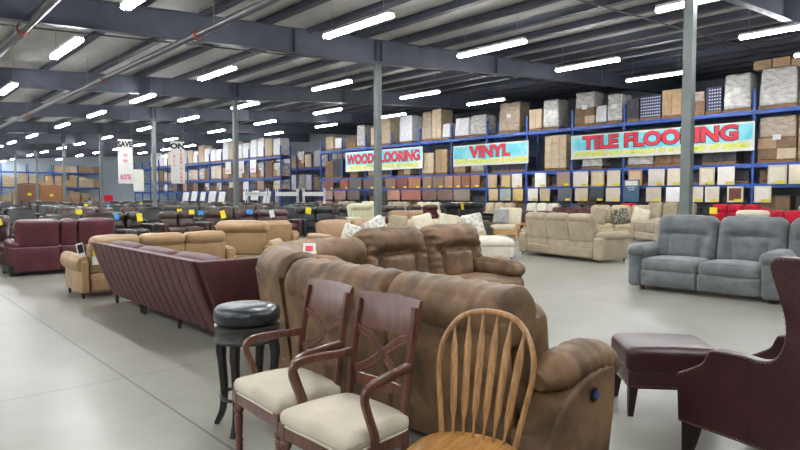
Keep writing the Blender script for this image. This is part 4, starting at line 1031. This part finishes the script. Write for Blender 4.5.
for u, m, sz, rl, lab in ((-.95, M_cream, .44, 8, 'beige pillow at the far arm of the pillow-heaped sofa'), (-.33, M_pillow, .5, -14, 'large plain ivory pillow in the middle of the pillow-heaped sofa'), (.31, M_pillow, .5, 10, 'plain ivory pillow beside the patterned one on the pillow-heaped sofa'), (.92, M_pattern, .52, -12, 'white pillow with grey zigzag pattern on the pillow-heaped sofa')):
    v = -.3; pillow(lab, m, SX+u*math.cos(SA)-v*math.sin(SA), SY+u*math.sin(SA)+v*math.cos(SA), .74, sz, SA+R(rl*.3), -R(16), R(rl))
ch = thing('chaise_lounge', 'white upholstered chaise with rounded edge in front of the pillow-heaped sofa', 'chaise', (11.12, 9.0, 0), R(-42))
build(MB().add(cushion(.86, 1.3, .2, .085, 5, 5, (0, .02, .02)), T(0, 0, .38)), 'cushion', M_white, ch); build(MB().add(cushion(.82, 1.25, .26, .03, 2, 2), T(0, 0, .18)), 'base', M_white, ch)
for sx in (-1, 1):
    for sy in (-1, 1): build(lathe([(.02, 0), (.025, .06)], 8), 'foot', M_dleg, ch, loc=(sx*.36, sy*.55, 0))
o = make_sofa('recliner', 'tan leather recliner with rounded arms just past the white chaise', 'armchair', M_caramel, 1.15, .95, .8, 1, 'recliner', .26, .62, 12, 2); put(o, 12.75, 11.45, R(-60))
o = make_sofa('sofa', 'caramel leather sofa with puffed back, in front of the brown and red recliners', 'sofa', M_caramel, 1.75, .95, .98, 2, 'recliner', .2, .6, 12, 2); put(o, 12.75, 13.4, 0)
o = make_sofa('armless_sofa', 'olive fabric sofa seen from behind, beside the pine futon chair', 'sofa', M_olive, .85, .8, .72, 1, 'tight', .1, .5, 8, 1); put(o, 14.1, 11.95, R(140))
# pine futon chair
fc = thing('futon_chair', 'pine-framed futon chair with cream cushions near the cream recliner', 'armchair', (16.0, 12.35, 0), R(-70))
build(MB().add(cushion(.8, .75, .16, .05, 3, 3, (0, 0, .02)), T(0, -.05, .42)), 'seat_cushion', M_pillow, fc); build(MB().add(cushion(.8, .16, .62, .06, 3, 3, (0, .02, 0)), T(0, .38, .75) @ RX(-R(18))), 'back_cushion', M_pillow, fc)
for s in (-1, 1):
    a = MB().add(box2(s*.5-.03, s*.5+.03, -.5, .5, .5, .56))
    for y in (-.46, .42): a.add(box2(s*.5-.03, s*.5+.03, y-.035, y+.035, 0, .5))
    a.add(box2(s*.5-.02, s*.5+.02, -.45, .42, .2, .28)); build(a, 'arm_frame', M_pine, fc, smooth=False)
build(MB().add(box2(-.5, .5, -.5, -.44, .2, .34)).add(box2(-.5, .5, .4, .46, .2, .34)).add(box2(-.47, .47, -.44, .4, .28, .33)), 'rail', M_pine, fc, smooth=False)
pillow('pale printed pillow propped on the pine futon chair', M_greyp, 15.85, 12.45, .78, .5, R(-70), -R(20))
# row facing the open floor in front of the racks
row = [(35.0, M_pinkbr, 'rose-brown'), (32.4, M_cream, 'cream'), (29.8, M_lime, 'pale cream'), (27.2, M_cream, 'sandy'), (24.6, M_lime, 'ivory'), (22.0, M_white, 'white'), (19.4, M_beige, 'beige'), (16.8, M_white, 'off-white'), (14.3, M_esp, 'espresso')]
for y, m, nm in row:
    o = make_sofa('sofa', '%s sofa right in front of the blue rack, in the line facing the floor' % nm, 'sofa', m, 2.3, .95, 1.1, 3, 'pillow', .24, .62, 10, 1, 'sofas before the rack'); put(o, 24.3, y, -PI/2)
o = make_sofa('sofa', 'plum leather sofa beside the pine futon chair', 'sofa', M_maroon, 1.9, .9, .9, 2, 'pillow', .22, .6, 10, 1); put(o, 18.3, 12.9, R(-70))
o = make_sofa('sofa', 'plum leather sofa whose top shows over the cream recliner', 'sofa', M_maroon, 2.2, .9, .98, 3, 'pillow', .22, .6, 10, 1); put(o, 21.2, 13.3, -PI/2)
# beige sofa with patterned pillow, beyond the cream recliner
fx_, fy_ = -.8, -.6; SA = rot(fx_, fy_); SX, SY = 20.1, 10.4
o = make_sofa('sofa', 'beige tufted sofa with three pillows, between the cream and grey sofas', 'sofa', M_beige, 2.5, .95, 1.1, 3, 'recliner', .22, .66, 14, 2); put(o, SX, SY, SA)
for u, m, sz, rl, lab in ((-.85, M_cream, .56, 14, 'plain beige pillow at the far end of the beige tufted sofa'), (-.12, M_darkpat, .54, -12, 'dark patterned pillow on the beige tufted sofa'), (.55, M_pillow, .56, 18, 'ivory pillow near the column end of the beige tufted sofa')):
    v = -.3; pillow(lab, m, SX+u*math.cos(SA)-v*math.sin(SA), SY+u*math.sin(SA)+v*math.cos(SA), .74, sz, SA, -R(16), R(rl))
o = make_sofa('loveseat', 'low tan fabric loveseat showing its flat back, between the cream and grey sofas', 'sofa', M_cream, 1.65, .85, .7, 2, 'tight', .18, .62, 6, 1); put(o, 18.75, 8.6, rot(.82, -.57))
o = make_sofa('sofa', 'long cream fabric sofa in front of the pale tile samples', 'sofa', M_cream, 2.4, .95, 1.18, 3, 'pillow', .24, .66, 10, 1); put(o, 24.2, 10.6, -PI/2)
o = make_sofa('armchair', 'red armchair showing between the poster board and the beige sofa', 'armchair', M_red, 1.1, .9, 1.14, 1, 'pillow', .2, .6, 10, 1); put(o, 24.3, 12.45, -PI/2)
# red sofas
o = make_sofa('sofa', 'bright red sofa under the tile samples, behind the grey sofa', 'sofa', M_red, 2.1, .95, 1.12, 3, 'recliner', .22, .66, 12, 2); put(o, 24.1, 8.15, -PI/2); card(o, 'price_tag', M_yellow, (-.6, -.22, .9), .26, .24, R(10), R(-10))
o = make_sofa('sofa', 'bright red loveseat with a tilted red pillow, beside the red sofa', 'sofa', M_red, 1.9, .95, .96, 2, 'pillow', .24, .66, 10, 2); put(o, 22.7, 6.15, -PI/2+R(4))
pillow('tilted red pillow on the red loveseat', M_red, 22.25, 6.5, .76, .5, -PI/2, -R(16), R(25))
o = make_sofa('armchair', 'cream armchair with rounded top, back to the grey sofa', 'armchair', M_pillow, 1.1, .85, .9, 1, 'tight', .2, .6, 12, 2); put(o, 20.6, 6.3, PI/2); build(MB().add(cushion(.9, .3, .2, .09, 4, 4, (0, .02, .03)), T(0, .3, .9)), 'head_roll', M_pillow, o)
o = make_sofa('armchair', 'pale grey armchair holding a dotted pillow', 'armchair', M_greyp, 1.1, .9, 1.1, 1, 'pillow', .2, .6, 10, 1); put(o, 24.5, 5.9, -PI/2)
pillow('dotted black and white pillow on the pale grey armchair', M_darkpat, 24.05, 5.75, .78, .56, -PI/2, -R(16), R(8))

# ------------------------------------------------------------------ rows of sofas running to the back of the hall
PAL = [('burgundy', M_burg, 'leather'), ('espresso', M_esp, 'leather'), ('rose-brown', M_pinkbr, 'leather'), ('chocolate', M_choc, 'leather'), ('black', M_black, 'leather'), ('pale grey', M_greyp, 'fabric'), ('red-brown', M_redbr, 'leather'), ('cream', M_cream, 'fabric'), ('tan', M_caramel, 'leather'), ('dark red', _mats['dark_red_leather'], 'leather'), ('charcoal grey', mat('charcoal_fabric', '#5a5a5e', .7, hex2='#6c6c6e', scale=5), 'fabric'), ('dusty pink', mat('dusty_pink_leather', '#a07c74', .45, hex2='#b08c84', scale=4), 'leather')]
protos = []
for st_, nm in (('recliner', 'reclining_sofa'), ('pillow', 'sofa')):
    o = make_sofa(nm, 'x', 'sofa', M_grey, 2.15, .95, 1.0, 3 if st_ == 'pillow' else 2, st_, .25, .62, 12, 1); remember(o); protos.append(o)
used = set()
r5 = random.Random(3)
ROWS = [(21.6, 3.4, 13.6), (24.8, 3.8, 20.0), (28.4, 4.4, 20.0), (33.6, 5.0, 21.0), (38.0, 5.6, 22.5), (43.5, 6.5, 23.5), (50.0, 7.5, 23.5), (58.0, 8.7, 22.0)]
WEIGHT = [[10, 4, 1, 10, 3], [0, 0, 6, 0, 11], [2, 7, 5, 8, 2], [0, 5, 2, 9, 10], [5, 7, 2, 5, 6], [5, 2, 9, 7, 10], [5, 3, 7, 2, 9], [2, 5, 7, 8, 0]]
for ri, (y, x0, x1) in enumerate(ROWS):
    x = x0; i = 0; prev = None
    while x < x1:
        c = PAL[r5.choice(WEIGHT[ri])]; p = protos[(ri+i) % 2]
        lab = '%s %s sofa, %s in the %s row behind the tagged dark recliners' % (c[0], c[2], ORD[i], ORD[ri])
        loc = (x+r5.uniform(-.08, .08), y+r5.uniform(-.12, .12), 0)
        rz = 0 if ri % 2 == 0 or i % 5 else PI
        if p.name in used: o = clone(p, loc, rz, lab, 'rows of sofas at the back', {'grey_microfibre': c[1]})
        else:
            used.add(p.name); o = p; o['label'] = lab; o['group'] = 'rows of sofas at the back'; o.location = loc
            for q, gs in TREE[o.name]:
                recol(q, {'grey_microfibre': c[1]})
                for g_ in gs: recol(g_, {'grey_microfibre': c[1]})
        o.scale = (1, 1, r5.uniform(.94, 1.08))
        if r5.random() < .3: card(o, 'price_tag', r5.choice([M_yellow, M_yellow, M_paper, M_paper, M_blue]), (r5.uniform(-.6, .6), -.12, .88), .2, .16, 0, R(-12), R(r5.uniform(-10, 10)))
        x += 2.42; i += 1
# tall things beyond the rows
def panel_bed(x, y, w, h, m, label):
    t = thing('wooden_headboard', label, 'headboard', (x, y, 0), -R(12))
    build(MB().add(cushion(w, .06, h-.3, .02, 2, 2), T(0, 0, .15+h/2)), 'panel', m, t); build(MB().add(tube([(-w/2, 0, h), (0, 0, h+.1), (w/2, 0, h)], (.06, .05), 8)), 'top_rail', m, t)
    for s in (-1, 1): build(box2(s*w/2-.05, s*w/2+.05, -.05, .05, 0, h), 'post', m, t, smooth=False)
    build(box2(-.15, .15, -.045, -.04, h*.6, h*.6+.22), 'price_tag', M_yellow, t, smooth=False)
M_hb = mat('walnut_board', '#6a4430', .45, hex2='#7c543c', scale=3, stretch=(8, 1, 1)); M_hb2 = mat('chestnut_board', '#80502f', .45, hex2='#94623c', scale=3, stretch=(8, 1, 1))
panel_bed(11.75, 62.5, 1.75, 2.5, M_hb, 'tall dark brown wooden headboard before the carton piles'); panel_bed(13.35, 61.8, 1.75, 2.35, M_hb2, 'lighter chestnut wooden headboard beside the tall dark one')
wdb = thing('wardrobe', 'dark brown wardrobe in front of the farther rack', 'wardrobe', (20.6, 40.5, 0), -R(30))
build(MB().add(cushion(1.1, .6, 2.05, .015, 1, 1), T(0, 0, 1.03)), 'body', M_esp, wdb)
for s in (-1, 1):
    d = build(MB().add(cushion(.5, .03, 1.85, .008, 1, 1), T(s*.26, -.31, 1.05)), 'door', M_choc, wdb); build(box2(s*.05-.01, s*.05+.01, -.34, -.325, 1.0, 1.2), 'handle', M_nail, d, smooth=False)
for i, (x, y) in enumerate(((20.0, 33.6+2.6), (21.6, 35.0), (23.0, 33.9))):     # white metal bunk frames
    t = thing('bunk_bed_frame', 'white metal bunk frame before the rack gap, %s of three' % ORD[i], 'bed frame', (x, y, 0), -R(40), 'white bunk frames')
    for sx in (-1, 1):
        for sy in (-1, 1): build(tube([(sx*.7, sy*.4, 0), (sx*.7, sy*.4, 1.95)], .035, 8), 'post', M_fix, t)
    for z in (.5, 1.45, 1.62):
        mb = MB()
        for sy in (-1, 1): mb.add(box2(-.7, .7, sy*.4-.02, sy*.4+.02, z, z+.1))
        for sx in (-1, 1): mb.add(box2(sx*.7-.02, sx*.7+.02, -.4, .4, z, z+.1))
        build(mb, 'rail', M_fix, t, smooth=False)
    build(MB().add(cushion(1.36, .78, .14, .04, 2, 2), T(0, 0, 1.62)), 'mattress', M_paper, t)
o = make_sofa('armchair', 'bright red armchair with a high back far off before the chestnut headboard', 'armchair', M_red, 1.5, .95, 1.55, 1, 'pillow', .22, .7, 6, 1); put(o, 16.3, 55.5, 0)

# ------------------------------------------------------------------ light and colour management
w = bpy.data.worlds.new('world'); scene.world = w; w.use_nodes = True
bg = w.node_tree.nodes['Background']; bg.inputs[0].default_value = (.80, .86, .95, 1); bg.inputs[1].default_value = .08
scene.view_settings.view_transform = 'Standard'; scene.view_settings.look = 'None'
scene.view_settings.gamma = 1; scene.view_settings.exposure = 1.4
scene.cycles.use_denoising = True
scene.cycles.max_bounces = 6; scene.cycles.diffuse_bounces = 4; scene.cycles.glossy_bounces = 3
scene.cycles.sample_clamp_indirect = 8
